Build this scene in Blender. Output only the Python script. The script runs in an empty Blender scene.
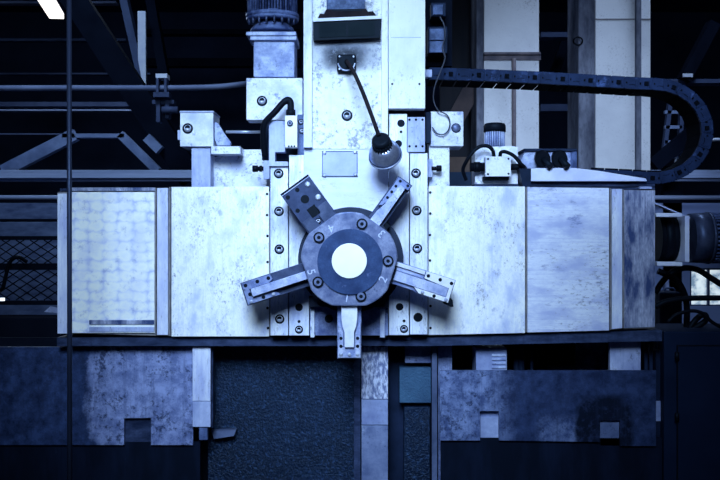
import bpy, bmesh, math, random
from mathutils import Vector, Matrix
random.seed(7)
scene = bpy.context.scene
col = scene.collection
CAMY, CAMZ, F = -5.0, 1.5, 1000.0     # camera stands 5 m in front of the crossrail, 50 mm lens

# ------------------------------------------------------------------ helpers
def P(px, py, y):
    k = (y - CAMY) / F
    return Vector(((px - 360) * k, y, CAMZ - (py - 240) * k))
def S(y): return (y - CAMY) / F        # metres per pixel at depth y

MATS = {}
def mat(name, a, b=None, scale=6.0, lo=0.35, hi=0.65, rough=0.5, metal=0.0, stretch=(1, 1, 1),
        bump=0.0, bscale=60, spec=0.28, fine=0.0, emit=0.0, c=None, clo=.62, chi=.72, cscale=14.0, streak=0.0, sdir=(38, 1, 2.2), speck=0.0, sc=None):
    if name in MATS: return MATS[name]
    m = bpy.data.materials.new(name); m.use_nodes = True
    nt = m.node_tree; N = nt.nodes; L = nt.links
    bs = N['Principled BSDF']
    bs.inputs['Roughness'].default_value = rough
    bs.inputs['Metallic'].default_value = metal
    bs.inputs['Specular IOR Level'].default_value = spec
    bs.inputs['Specular Tint'].default_value = (.5, .72, 1, 1)
    tc = N.new('ShaderNodeTexCoord'); oi = N.new('ShaderNodeObjectInfo')
    mu = N.new('ShaderNodeVectorMath'); mu.operation = 'MULTIPLY_ADD'
    cb = N.new('ShaderNodeCombineXYZ')
    ml = N.new('ShaderNodeMath'); ml.operation = 'MULTIPLY'; ml.inputs[1].default_value = 37.0
    L.new(oi.outputs['Random'], ml.inputs[0])
    for i in range(3): L.new(ml.outputs[0], cb.inputs[i])
    mu.inputs[1].default_value = stretch
    L.new(tc.outputs['Object'], mu.inputs[0]); L.new(cb.outputs[0], mu.inputs[2])
    vec = mu.outputs[0]
    def noise(sc, det=8, ro=.6):
        n = N.new('ShaderNodeTexNoise'); n.inputs['Scale'].default_value = sc
        n.inputs['Detail'].default_value = det; n.inputs['Roughness'].default_value = ro
        L.new(vec, n.inputs['Vector']); return n
    def ramp(src, l, h):
        r = N.new('ShaderNodeMapRange'); r.inputs[1].default_value = l; r.inputs[2].default_value = h
        L.new(src, r.inputs[0]); return r.outputs[0]
    def mix(fac, A, B):
        x = N.new('ShaderNodeMix'); x.data_type = 'RGBA'
        if isinstance(fac, float): x.inputs[0].default_value = fac
        else: L.new(fac, x.inputs[0])
        for s, v in ((6, A), (7, B)):
            if isinstance(v, tuple): x.inputs[s].default_value = (*v[:3], 1)
            else: L.new(v, x.inputs[s])
        return x.outputs[2]
    out = None
    if b is not None:
        n = noise(scale); out = mix(ramp(n.outputs['Fac'], lo, hi), b, a)
        if c is not None:
            n3 = noise(cscale, 10, .7); out = mix(ramp(n3.outputs['Fac'], clo, chi), out, c)
        if fine:
            n2 = noise(scale * 9, 4); f = N.new('ShaderNodeMath'); f.operation = 'MULTIPLY'
            f.inputs[1].default_value = fine
            L.new(ramp(n2.outputs['Fac'], .45, .75), f.inputs[0]); out = mix(f.outputs[0], out, b)
        if speck:
            n5 = noise(62, 7, .78); g5 = N.new('ShaderNodeMath'); g5.operation = 'MULTIPLY'; g5.inputs[1].default_value = speck
            n6 = noise(4.3, 4, .6)
            a6 = N.new('ShaderNodeMath'); a6.operation = 'MULTIPLY_ADD'; a6.inputs[1].default_value = .45
            L.new(n6.outputs['Fac'], a6.inputs[0]); L.new(n5.outputs['Fac'], a6.inputs[2])
            L.new(ramp(a6.outputs[0], .80, .92), g5.inputs[0]); out = mix(g5.outputs[0], out, sc or tuple(x * .35 for x in b))
        if streak:
            sv = N.new('ShaderNodeVectorMath'); sv.operation = 'MULTIPLY'; sv.inputs[1].default_value = sdir
            L.new(vec, sv.inputs[0]); n4 = N.new('ShaderNodeTexNoise'); n4.inputs['Scale'].default_value = 1.6
            n4.inputs['Detail'].default_value = 5; n4.inputs['Roughness'].default_value = .65; L.new(sv.outputs[0], n4.inputs['Vector'])
            g = N.new('ShaderNodeMath'); g.operation = 'MULTIPLY'; g.inputs[1].default_value = streak
            L.new(ramp(n4.outputs['Fac'], .5, .72), g.inputs[0]); out = mix(g.outputs[0], out, b)
        L.new(out, bs.inputs['Base Color'])
    else:
        bs.inputs['Base Color'].default_value = (*a, 1)
    if bump:
        n = noise(bscale, 6); bp = N.new('ShaderNodeBump'); bp.inputs['Strength'].default_value = bump
        bp.inputs['Distance'].default_value = .01
        L.new(n.outputs['Fac'], bp.inputs['Height']); L.new(bp.outputs[0], bs.inputs['Normal'])
    if emit:
        if out is not None: L.new(out, bs.inputs['Emission Color'])
        else: bs.inputs['Emission Color'].default_value = (*a, 1)
        bs.inputs['Emission Strength'].default_value = emit
    m['mix'] = 1
    MATS[name] = m
    return m

class MB:
    """collects shapes into one mesh"""
    def __init__(s): s.bm = bmesh.new(); s.mi = 0
    def _new(s, geom_faces, smooth=False):
        for f in geom_faces:
            f.material_index = s.mi; f.smooth = smooth
    def box(s, x0, x1, y0, y1, z0, z1, bev=0.0):
        vs = [s.bm.verts.new((x, y, z)) for x in (x0, x1) for y in (y0, y1) for z in (z0, z1)]
        fs = [s.bm.faces.new([vs[i] for i in q]) for q in
              ((0, 1, 3, 2), (4, 6, 7, 5), (0, 4, 5, 1), (2, 3, 7, 6), (0, 2, 6, 4), (1, 5, 7, 3))]
        s._new(fs); s._bev(fs, bev); return s
    def _bev(s, fs, bev):
        if bev > 0:
            es = list({e for f in fs for e in f.edges})
            r = bmesh.ops.bevel(s.bm, geom=es, offset=bev, segments=2, affect='EDGES', profile=.5)
            for f in r['faces']: f.material_index = s.mi
    def pbox(s, a, b, c, d, y, dep, bev=0.002):
        p, q = P(a, d, y), P(c, b, y)
        return s.box(p.x, q.x, y, y + dep, p.z, q.z, min(bev, (q.x - p.x) / 4, (q.z - p.z) / 4, dep / 4))
    def prism(s, pts, y, dep, bev=0.0, px=True):
        w = [P(a, b, y) for a, b in pts] if px else [Vector((a, y, b)) for a, b in pts]
        fr = [s.bm.verts.new(v) for v in w]; bk = [s.bm.verts.new(v + Vector((0, dep, 0))) for v in w]
        n = len(w); fs = [s.bm.faces.new(fr), s.bm.faces.new(bk[::-1])]
        for i in range(n):
            j = (i + 1) % n
            fs.append(s.bm.faces.new((fr[j], fr[i], bk[i], bk[j])))
        bmesh.ops.recalc_face_normals(s.bm, faces=fs)
        s._new(fs)
        if bev: 
            es = list(fs[0].edges)
            r = bmesh.ops.bevel(s.bm, geom=es, offset=bev, segments=2, affect='EDGES', profile=.5)
            for f in r['faces']: f.material_index = s.mi
        return s
    def cyl(s, p0, p1, r, r2=None, seg=24, caps=True):
        return s.loft([(p0, r), (p1, r if r2 is None else r2)], seg, caps)
    def loft(s, rings, seg=24, caps=True, smooth=True):
        """rings: (centre, radius) along a straight or gently bent axis"""
        pts = [Vector(c) for c, _ in rings]; R = [r for _, r in rings]
        prev = None; loops = []
        for i, p in enumerate(pts):
            t = (pts[min(i + 1, len(pts) - 1)] - pts[max(i - 1, 0)])
            if t.length < 1e-9: t = (pts[-1] - pts[0])
            t.normalize()
            if prev is None:
                u = t.orthogonal().normalized()
            else:
                u = (prev - t * prev.dot(t)).normalized()
            prev = u; v = t.cross(u)
            loops.append([s.bm.verts.new(p + (u * math.cos(k * 2 * math.pi / seg) + v * math.sin(k * 2 * math.pi / seg)) * R[i]) for k in range(seg)])
        fs = []
        for A, B in zip(loops, loops[1:]):
            for k in range(seg):
                j = (k + 1) % seg
                fs.append(s.bm.faces.new((A[k], A[j], B[j], B[k])))
        s._new(fs, smooth)
        if caps:
            c = [s.bm.faces.new(loops[0][::-1]), s.bm.faces.new(loops[-1])]; s._new(c)
        return s
    def tube(s, pts, r, seg=10, sub=8):
        pts = [Vector(p) for p in pts]; out = []
        if len(pts) == 2: out = pts
        else:
            e = [pts[0] * 2 - pts[1]] + pts + [pts[-1] * 2 - pts[-2]]
            for i in range(1, len(e) - 2):
                for k in range(sub):
                    t = k / sub; a, b, c, d = e[i - 1:i + 3]
                    out.append(.5 * ((2 * b) + (c - a) * t + (2 * a - 5 * b + 4 * c - d) * t * t + (3 * b - a - 3 * c + d) * t ** 3))
            out.append(pts[-1])
        return s.loft([(p, r) for p in out], seg)
    def ptube(s, pts, rpx, seg=10):
        y0 = pts[0][2]
        return s.tube([P(*p) for p in pts], rpx * S(y0), seg)
    def bar(s, p0, p1, w, d):
        """rectangular bar between two points, w across in the view plane, d deep"""
        p0, p1 = Vector(p0), Vector(p1); t = (p1 - p0).normalized()
        n = t.cross(Vector((0, 1, 0))).normalized() * w / 2; dd = Vector((0, d, 0))
        vs = []
        for p in (p0, p1):
            for q in (n, -n): 
                vs += [s.bm.verts.new(p + q), s.bm.verts.new(p + q + dd)]
        fs = [s.bm.faces.new([vs[i] for i in q]) for q in ((0, 1, 3, 2), (4, 6, 7, 5), (0, 4, 5, 1), (2, 3, 7, 6), (0, 2, 6, 4), (1, 5, 7, 3))]
        bmesh.ops.recalc_face_normals(s.bm, faces=fs); s._new(fs); return s
    def pbar(s, a, b, c, d, y, wpx, dep): return s.bar(P(a, b, y), P(c, d, y), wpx * S(y), dep)

def setp(o, label=None, cat=None, group=None, kind=None):
    if label: o['label'] = label
    if cat: o['category'] = cat
    if group: o['group'] = group
    if kind: o['kind'] = kind
    return o
def thing(name, label, cat, loc, group=None):
    o = bpy.data.objects.new(name, None); col.objects.link(o); o.location = loc
    o.empty_display_size = .05
    o['_w'] = list(loc)
    return setp(o, label, cat, group)
def wloc(o):
    v = Vector(o.location)
    return v if o.parent is None else v + wloc(o.parent)
def obj(name, mb, m, parent=None, label=None):
    """link the shapes as ONE mesh object; its origin is its own base"""
    bm = mb.bm
    bmesh.ops.recalc_face_normals(bm, faces=bm.faces)
    co = [v.co for v in bm.verts]
    lo = Vector([min(c[i] for c in co) for i in range(3)]); hi = Vector([max(c[i] for c in co) for i in range(3)])
    org = Vector(((lo.x + hi.x) / 2, (lo.y + hi.y) / 2, lo.z))
    bmesh.ops.translate(bm, verts=bm.verts, vec=-org)
    me = bpy.data.meshes.new(name); bm.to_mesh(me); bm.free()
    for x in (m if isinstance(m, (list, tuple)) else [m]): me.materials.append(x)
    o = bpy.data.objects.new(name, me); col.objects.link(o)
    if parent is not None:
        o.parent = parent; o.location = org - wloc(parent)
    else: o.location = org
    if label: o['label'] = label
    return o
BOLT = {}
def bolt(px, py, rpx, y, parent, style='socket', name='bolt', label=None):
    """socket-head bolt seen end-on; the mesh is shared by size and style"""
    r = rpx * S(y); key = (round(r, 4), style)
    if key not in BOLT:
        mb = MB(); V = Vector
        mb.mi = 1
        if style == 'socket':
            mb.cyl((0, .002, 0), (0, -.0015, 0), r * 1.08, seg=20); mb.mi = 0
            mb.loft([((0, 0, 0), r * .72), ((0, -.002, 0), r * .72), ((0, -.003, 0), r * .66), ((0, -.003, 0.0001), r * .45)], 20, True)
            mb.mi = 1; mb.cyl((0, -.002, 0), (0, -.0036, 0), r * .46, seg=6)
        elif style == 'hole':
            mb.cyl((0, .002, 0), (0, -.0012, 0), r, seg=16)
        elif style == 'screw':
            mb.mi = 0; mb.loft([((0, .002, 0), r), ((0, -.004, 0), r), ((0, -.006, 0), r * .6)], 14)
        elif style == 'dome':
            mb.cyl((0, .002, 0), (0, -.0015, 0), r, seg=20); mb.mi = 2
            mb.loft([((0, 0, 0), r * .86), ((0, -.004, 0), r * .8), ((0, -.008, 0), r * .55), ((0, -.009, 0), r * .2)], 20)
        elif style == 'hex':
            mb.cyl((0, .004, 0), (0, -.006, 0), r, seg=20); mb.mi = 2
            mb.cyl((0, -.004, 0), (0, -.012, 0), r * .72, r * .68, seg=20); mb.mi = 1
            mb.cyl((0, -.01, 0), (0, -.0125, 0), r * .36, seg=6)
        bmesh.ops.recalc_face_normals(mb.bm, faces=mb.bm.faces)
        me = bpy.data.meshes.new(name); mb.bm.to_mesh(me); mb.bm.free()
        for x in (M['bolt_steel'], M['black'], M['head_steel']): me.materials.append(x)
        BOLT[key] = me
    o = bpy.data.objects.new(name, BOLT[key]); col.objects.link(o)
    o.parent = parent; o.location = P(px, py, y) - wloc(parent)
    if label: o['label'] = label
    return o

# ------------------------------------------------------------------ materials
M = {}
M['black'] = mat('black_rubber', (.003, .004, .008), rough=.5, spec=.12)
M['blackplastic'] = mat('black_plastic', (.004, .006, .010), (.006, .009, .017), 20, rough=.5, spec=.09)
M['bolt_steel'] = mat('bolt_steel', (.55, .6, .75), (.3, .36, .55), 30, rough=.35, metal=.4)
M['dark_steel'] = mat('dark_steel', (.07, .09, .17), (.025, .035, .08), 14, rough=.4, metal=.3, fine=.5)
M['panel'] = mat('bare_metal_panel', (.88, .92, .95), (.54, .61, .84), 9, .33, .52, rough=.42, metal=.1, stretch=(1.5, 1, .9), fine=.45, c=(.24, .30, .56), clo=.59, chi=.74, cscale=13, streak=.45, speck=.95)
M['panel_worn'] = mat('worn_metal_panel', (.74, .80, .96), (.44, .50, .78), 9, .35, .56, rough=.42, metal=.1, stretch=(.6, 1, 1.5), fine=.45, c=(.12, .16, .38), clo=.585, chi=.70, cscale=11, streak=.65, sdir=(2, 1, 40), speck=.95)
M['panel_dark'] = mat('dark_metal_panel', (.46, .50, .68), (.04, .065, .18), 10, .38, .6, rough=.4, metal=.15, stretch=(1.6, 1, .5), fine=.5, streak=.7, speck=.8)
M['strip'] = mat('cover_strip', (.76, .82, .96), (.42, .48, .78), 9, rough=.4, metal=.1, stretch=(2, 1, .5), fine=.3, streak=.5, speck=.6)
M['saddle'] = mat('saddle_steel', (.78, .84, .95), (.42, .49, .77), 8, .33, .55, rough=.38, metal=.15, stretch=(2, 1, .6), fine=.45, c=(.14, .18, .40), clo=.62, chi=.76, cscale=14, streak=.6, speck=.9)
M['saddle_low'] = mat('saddle_low_steel', (.34, .42, .70), (.08, .11, .28), 13, rough=.4, metal=.2, fine=.7, speck=1.0, streak=.5)
M['head_steel'] = mat('head_steel', (.17, .21, .36), (.07, .09, .19), 40, rough=.4, metal=.3)
M['brass'] = mat('brassy_trim', (.30, .29, .30), (.12, .12, .16), 20, rough=.4, metal=.3)
M['ram'] = mat('ram_paint', (.84, .89, .93), (.66, .72, .89), 5, .3, .5, rough=.45, stretch=(1.2, 1, .7), fine=.15, c=(.36, .42, .66), clo=.68, chi=.82, cscale=16, speck=.5, streak=.2, sdir=(20, 1, 1.2))
M['ram_low'] = mat('ram_low_paint', (.70, .76, .95), (.52, .59, .86), 5, .35, .6, rough=.4, fine=.15, stretch=(.6, 1, 1.4), streak=.4, sdir=(3, 1, 30), speck=.4)
M['plate'] = mat('name_plate', (.40, .46, .74), (.28, .33, .6), 9, rough=.4, metal=.2, fine=.3)
M['rim'] = mat('rim_paint', (.84, .88, .96), (.5, .56, .8), 5, .3, .48, rough=.4, fine=.15, stretch=(2, 1, .5), speck=.6)
M['turret'] = mat('turret_face', (.235, .275, .44), (.075, .10, .22), 12, .36, .62, rough=.36, metal=.25, fine=.6, speck=.8)
M['turret_ring'] = mat('turret_ring', (.032, .06, .16), (.014, .028, .09), 16, rough=.4, metal=.2, fine=.6, c=(.12, .16, .34), clo=.6, chi=.74, cscale=26)
M['disc'] = mat('bright_disc', (.9, .93, .93), (.82, .86, .9), 5, rough=.5)
M['drum'] = mat('turret_drum', (.022, .028, .055), (.01, .013, .03), 12, rough=.4, metal=.3)
M['holder'] = mat('holder_steel', (.54, .60, .82), (.22, .28, .54), 15, .35, .6, rough=.36, metal=.2, fine=.5, speck=.9)
M['holder_mid'] = mat('holder_mid_steel', (.29, .35, .58), (.10, .14, .33), 16, rough=.36, metal=.25, fine=.6, speck=.9)
M['holder_light'] = mat('holder_light_steel', (.78, .82, .94), (.5, .55, .8), 10, .3, .55, rough=.35, metal=.15, fine=.2)
M['holder_dark'] = mat('holder_dark_steel', (.045, .062, .14), (.02, .028, .07), 12, rough=.38, metal=.3, fine=.5)
M['castblue'] = mat('cast_painted_iron', (.48, .56, .80), (.17, .22, .45), 12, .36, .6, rough=.5, fine=.5, speck=.8)
M['motor'] = mat('motor_paint', (.12, .17, .36), (.02, .032, .10), 12, .4, .62, rough=.45, fine=.6, speck=.6)
M['motor_dark'] = mat('motor_dark_paint', (.010, .018, .05), (.004, .008, .024), 9, rough=.55, spec=.15)
M['block'] = mat('painted_block', (.82, .87, .96), (.48, .55, .82), 9, .33, .55, rough=.45, fine=.4, c=(.10, .14, .34), clo=.585, chi=.70, cscale=16, speck=1.0)
M['block_mid'] = mat('painted_block_mid', (.50, .57, .82), (.24, .29, .54), 9, rough=.45, fine=.4, stretch=(1, 1, .5), speck=.8, streak=.4)
M['chain'] = mat('chain_plastic', (.011, .022, .066), (.005, .010, .033), 10, rough=.6, spec=.12, fine=.3, c=(.045, .078, .20), clo=.58, chi=.7, cscale=12)
M['chain_in'] = mat('chain_inner', (.003, .004, .008), (.002, .003, .005), 10, rough=.9, spec=.03)
M['tray'] = mat('tray_paint', (.72, .77, .93), (.5, .55, .82), 7, rough=.45, fine=.2)
M['whitewall'] = mat('white_paint_pillar', (.84, .85, .89), (.66, .67, .72), 2, .3, .6, rough=.8, bump=.2, bscale=14, c=(.36, .31, .30), clo=.66, chi=.8, cscale=3, speck=.5, sc=(.3, .28, .3))
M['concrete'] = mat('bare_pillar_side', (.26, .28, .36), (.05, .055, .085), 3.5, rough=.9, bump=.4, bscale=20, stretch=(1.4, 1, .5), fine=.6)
M['pipe_brown'] = mat('brown_pipe', (.20, .16, .17), (.07, .06, .08), 9, rough=.6)
M['pipe'] = mat('grey_pipe', (.22, .27, .44), (.12, .15, .27), 3, rough=.5)
M['rail'] = mat('pale_rail', (.46, .55, .80), (.24, .31, .52), 2, rough=.45, stretch=(.3, 1, 3))
M['beam'] = mat('dark_beam', (.007, .010, .021), (.004, .006, .013), 3, rough=.95, spec=.03)
M['beam_mid'] = mat('blue_beam', (.085, .115, .22), (.045, .06, .13), 3, rough=.6)
M['truss'] = mat('truss_steel', (.28, .36, .58), (.14, .19, .34), 5, rough=.6)
M['pale'] = mat('pale_tape', (.80, .86, .97), (.6, .66, .86), 6, rough=.6)
M['brown'] = mat('brown_sheet', (.10, .07, .065), (.045, .033, .035), 4, rough=.7)
M['brown_dark'] = mat('dark_brown_sheet', (.022, .018, .02), (.01, .009, .012), 3, rough=.7, stretch=(4, 1, .4))
M['rust'] = mat('rusty_apron', (.022, .017, .021), (.009, .008, .012), 20, rough=.8, spec=.1, fine=.5)
M['glass_dark'] = mat('dark_window', (.007, .013, .018), (.003, .007, .011), 9, rough=.5, spec=.05)
M['guard'] = mat('guard_sheet', (.11, .14, .26), (.035, .05, .11), 4, .36, .62, rough=.5, fine=.3)
M['guard_low'] = mat('guard_low_sheet', (.005, .009, .027), (.002, .004, .012), 5, .4, .66, rough=.7, spec=.1, stretch=(2, 1, .5), c=(.016, .028, .075), clo=.62, chi=.74, cscale=6, streak=.5)
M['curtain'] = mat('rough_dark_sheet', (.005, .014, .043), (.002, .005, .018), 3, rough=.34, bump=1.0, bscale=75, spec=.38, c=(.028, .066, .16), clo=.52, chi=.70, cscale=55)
M['teal'] = mat('rough_teal_sheet', (.05, .12, .22), (.025, .06, .13), 6, rough=.45, bump=.8, bscale=90)
M['textured'] = mat('scored_metal', (.68, .74, .95), (.16, .2, .40), 42, .44, .58, rough=.4, metal=.2, stretch=(1.7, 1, .6))
M['pillar_mid'] = mat('smooth_metal', (.34, .41, .66), (.16, .20, .40), 6, rough=.45, fine=.3, c=(.52, .6, .84), clo=.58, chi=.72, cscale=6, speck=.5)
M['upright_low'] = mat('stained_metal', (.22, .27, .46), (.08, .11, .24), 7, rough=.45, fine=.4, c=(.42, .5, .72), clo=.6, chi=.7, cscale=8, speck=.8)
M['block_dim'] = mat('dim_block_paint', (.13, .17, .32), (.06, .085, .19), 9, rough=.6, fine=.4, speck=.8)
M['cabinet'] = mat('cabinet_paint', (.007, .014, .042), (.004, .009, .028), 3, rough=.6, spec=.08)
M['way'] = mat('dark_way', (.045, .065, .145), (.008, .014, .042), 12, rough=.55, spec=.15, stretch=(.7, 1, 2), fine=.6, streak=.5)
M['fence_back'] = mat('fence_backing', (.14, .19, .34), (.06, .085, .18), 6, rough=.8, spec=.1, stretch=(1, 1, 3))
M['mesh_wire'] = mat('mesh_wire', (.006, .009, .02), rough=.8, spec=.05)
M['wall'] = mat('wall_paint', (.035, .050, .105), (.02, .028, .062), .8, rough=.9, spec=.05)
M['wall_blue'] = mat('wall_blue_paint', (.24, .31, .56), (.19, .25, .47), 1.5, rough=.9)
M['floor'] = mat('floor_concrete', (.05, .055, .07), (.03, .033, .045), 2, rough=.8)
M['rod'] = mat('dark_rod', (.03, .04, .08), (.018, .024, .05), 6, rough=.4, metal=.3, stretch=(1, 1, .3))
M['ivory'] = mat('ivory_switch', (.86, .89, .9), (.74, .78, .86), 8, rough=.4)
M['lampshade'] = mat('brushed_shade', (.50, .56, .74), (.24, .28, .45), 18, rough=.3, metal=.75, fine=.4)
M['numeral'] = mat('engraved_mark', (.46, .52, .74), rough=.5)
M['lamp_glow'] = mat('lamp_glow', (1, .95, .90), emit=2.2)
M['pane'] = mat('daylit_pane', (.66, .78, .84), (.16, .25, .36), 7, .42, .56, rough=.4, emit=.95)
M['spark'] = mat('small_lamp', (.8, .9, 1), emit=1.5)

def scraped_mat():
    m = bpy.data.materials.new('scraped_panel'); m.use_nodes = True
    nt = m.node_tree; N = nt.nodes; L = nt.links; bs = N['Principled BSDF']
    bs.inputs['Roughness'].default_value = .42; bs.inputs['Metallic'].default_value = .1
    tc = N.new('ShaderNodeTexCoord'); mp = N.new('ShaderNodeMapping')
    mp.inputs['Scale'].default_value = (13.3, 0, 20)
    dn = N.new('ShaderNodeTexNoise'); dn.inputs['Scale'].default_value = 30; dn.inputs['Detail'].default_value = 5
    L.new(tc.outputs['Object'], dn.inputs['Vector'])
    dv = N.new('ShaderNodeVectorMath'); dv.operation = 'MULTIPLY_ADD'; dv.inputs[1].default_value = (.045, .045, .045)
    L.new(dn.outputs['Color'], dv.inputs[0]); L.new(tc.outputs['Object'], dv.inputs[2]); L.new(dv.outputs[0], mp.inputs[0])
    v = N.new('ShaderNodeTexVoronoi'); v.inputs['Scale'].default_value = 1; v.inputs['Randomness'].default_value = .28
    L.new(mp.outputs[0], v.inputs['Vector'])
    r = N.new('ShaderNodeValToRGB'); e = r.color_ramp.elements
    e[0].position = .0; e[0].color = (.82, .88, .94, 1); e[1].position = .74; e[1].color = (.46, .54, .84, 1)
    x = e.new(.36); x.color = (.92, .96, .94, 1); x = e.new(.52); x.color = (.80, .86, .94, 1)
    L.new(v.outputs['Distance'], r.inputs[0])
    n = N.new('ShaderNodeTexNoise'); n.inputs['Scale'].default_value = 5; n.inputs['Detail'].default_value = 7
    L.new(tc.outputs['Object'], n.inputs['Vector'])
    mr = N.new('ShaderNodeMapRange'); mr.inputs[1].default_value = .50; mr.inputs[2].default_value = .72; mr.inputs[4].default_value = .75
    L.new(n.outputs['Fac'], mr.inputs[0])
    mx = N.new('ShaderNodeMix'); mx.data_type = 'RGBA'; mx.inputs[7].default_value = (.60, .66, .90, 1)
    L.new(mr.outputs[0], mx.inputs[0]); L.new(r.outputs[0], mx.inputs[6])
    n2 = N.new('ShaderNodeTexNoise'); n2.inputs['Scale'].default_value = 24; n2.inputs['Detail'].default_value = 7; n2.inputs['Roughness'].default_value = .75
    L.new(tc.outputs['Object'], n2.inputs['Vector'])
    m2 = N.new('ShaderNodeMapRange'); m2.inputs[1].default_value = .56; m2.inputs[2].default_value = .72; m2.inputs[4].default_value = .75
    L.new(n2.outputs['Fac'], m2.inputs[0])
    x2 = N.new('ShaderNodeMix'); x2.data_type = 'RGBA'; x2.inputs[7].default_value = (.22, .29, .58, 1)
    L.new(m2.outputs[0], x2.inputs[0]); L.new(mx.outputs[2], x2.inputs[6])
    L.new(x2.outputs[2], bs.inputs['Base Color'])
    return m
M['scraped'] = scraped_mat()

def patch_mat(name, light, dark, patches, pit=(.016, .025, .07), drip=.55):
    """mottled paint with ragged patches, some used as painted light or shade: (light, dark, centre x, z, half width, half height, softness), in the sheet's own metres"""
    m = bpy.data.materials.new(name); m.use_nodes = True
    nt = m.node_tree; N = nt.nodes; L = nt.links; bs = N['Principled BSDF']; bs.inputs['Roughness'].default_value = .55
    bs.inputs['Specular IOR Level'].default_value = .2; bs.inputs['Specular Tint'].default_value = (.5, .72, 1, 1)
    tc = N.new('ShaderNodeTexCoord')
    def noise(sc, det=8, ro=.65):
        n = N.new('ShaderNodeTexNoise'); n.inputs['Scale'].default_value = sc; n.inputs['Detail'].default_value = det; n.inputs['Roughness'].default_value = ro
        L.new(tc.outputs['Object'], n.inputs['Vector']); return n.outputs['Fac']
    def ramp(src, a, b):
        r = N.new('ShaderNodeMapRange'); r.inputs[1].default_value = a; r.inputs[2].default_value = b; L.new(src, r.inputs[0]); return r.outputs[0]
    def mix(f, A, B):
        x = N.new('ShaderNodeMix'); x.data_type = 'RGBA'; L.new(f, x.inputs[0])
        for s_, v in ((6, A), (7, B)):
            if isinstance(v, tuple): x.inputs[s_].default_value = (*v, 1)
            else: L.new(v, x.inputs[s_])
        return x.outputs[2]
    def math_(op, a, b=None, c=None):
        n = N.new('ShaderNodeMath'); n.operation = op
        for k, v in enumerate((a, b, c)):
            if v is None: continue
            if isinstance(v, (int, float)): n.inputs[k].default_value = v
            else: L.new(v, n.inputs[k])
        return n.outputs[0]
    mot = ramp(noise(13, 10, .75), .40, .60)
    out = mix(mot, dark, light)
    wob = noise(9, 9, .7)
    for li, da, ex, ez, rx, rz, soft in patches:
        sx = N.new('ShaderNodeSeparateXYZ'); L.new(tc.outputs['Object'], sx.inputs[0])
        qx = math_('POWER', math_('ABSOLUTE', math_('MULTIPLY_ADD', sx.outputs[0], 1 / rx, -ex / rx)), 4.0)
        qz = math_('POWER', math_('ABSOLUTE', math_('MULTIPLY_ADD', sx.outputs[2], 1 / rz, -ez / rz)), 4.0)
        d = math_('POWER', math_('ADD', qx, qz), .25)
        d = math_('MULTIPLY_ADD', wob, .5, d)
        out = mix(ramp(d, 1.25 - soft, 1.25 + soft), mix(mot, da, li), out)
    sv = N.new('ShaderNodeVectorMath'); sv.operation = 'MULTIPLY'; sv.inputs[1].default_value = (26, 1, 1.8); L.new(tc.outputs['Object'], sv.inputs[0])
    sn = N.new('ShaderNodeTexNoise'); sn.inputs['Scale'].default_value = 1.3; sn.inputs['Detail'].default_value = 6; sn.inputs['Roughness'].default_value = .7; L.new(sv.outputs[0], sn.inputs['Vector'])
    out = mix(math_('MULTIPLY', ramp(sn.outputs['Fac'], .52, .74), drip), out, pit)
    out = mix(math_('MULTIPLY', ramp(math_('MULTIPLY_ADD', noise(5, 4), .5, noise(38, 9, .8)), .77, .88), .9), out, pit)
    L.new(out, bs.inputs['Base Color'])
    return m

# ------------------------------------------------------------------ the hall
def struct(name, mb, m):
    o = obj(name, mb, m); o['kind'] = 'structure'; return o
struct('floor', MB().box(-9, 9, -6, 13, -.1, 0), M['floor'])
struct('ceiling', MB().box(-9, 9, -6, 13, 5.6, 5.7), M['wall'])
struct('wall_left', MB().box(-9.1, -9, -6, 13, 0, 5.6), M['wall'])
struct('wall_right', MB().box(9, 9.1, -6, 13, 0, 5.6), M['wall'])
wb = MB().box(-9, 9, 13, 13.1, 0, 5.6)
struct('wall_back', wb, M['wall'])
# low blue partition on the right that holds the window
YW = 4.0
w0, w1 = P(672, 262, YW), P(672, 306, YW)
pl = P(630, 0, YW).x; xl, xr = P(690, 0, YW).x, P(740, 0, YW).x
mb = MB(); mb.box(pl, xl, YW, YW + .12, 0, P(0, 203, YW).z); mb.box(xl, xr, YW, YW + .12, 0, P(0, 306, YW).z)
mb.box(xl, xr, YW, YW + .12, P(0, 268, YW).z, P(0, 203, YW).z); mb.box(xr, 5.5, YW, YW + .12, 0, P(0, 203, YW).z)
struct('wall_partition', mb, M['wall_blue'])
win = thing('window_1', None, None, P(715, 306, YW)); win['kind'] = 'structure'
mb = MB(); mb.box(xl, xr, YW + .05, YW + .06, P(0, 306, YW).z, P(0, 268, YW).z); obj('pane', mb, M['pane'], win)
mb = MB(); t = .02
for px in (691, 709.5, 728, 739): c = P(px, 0, YW).x; mb.box(c - t / 2, c + t / 2, YW + .02, YW + .07, P(0, 306, YW).z, P(0, 268, YW).z)
mb.box(xl, xr, YW + .02, YW + .07, P(0, 306.5, YW).z, P(0, 304.8, YW).z); mb.box(xl, xr, YW + .02, YW + .07, P(0, 270, YW).z, P(0, 268, YW).z)
obj('window_frame', mb, M['beam_mid'], win)

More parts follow.
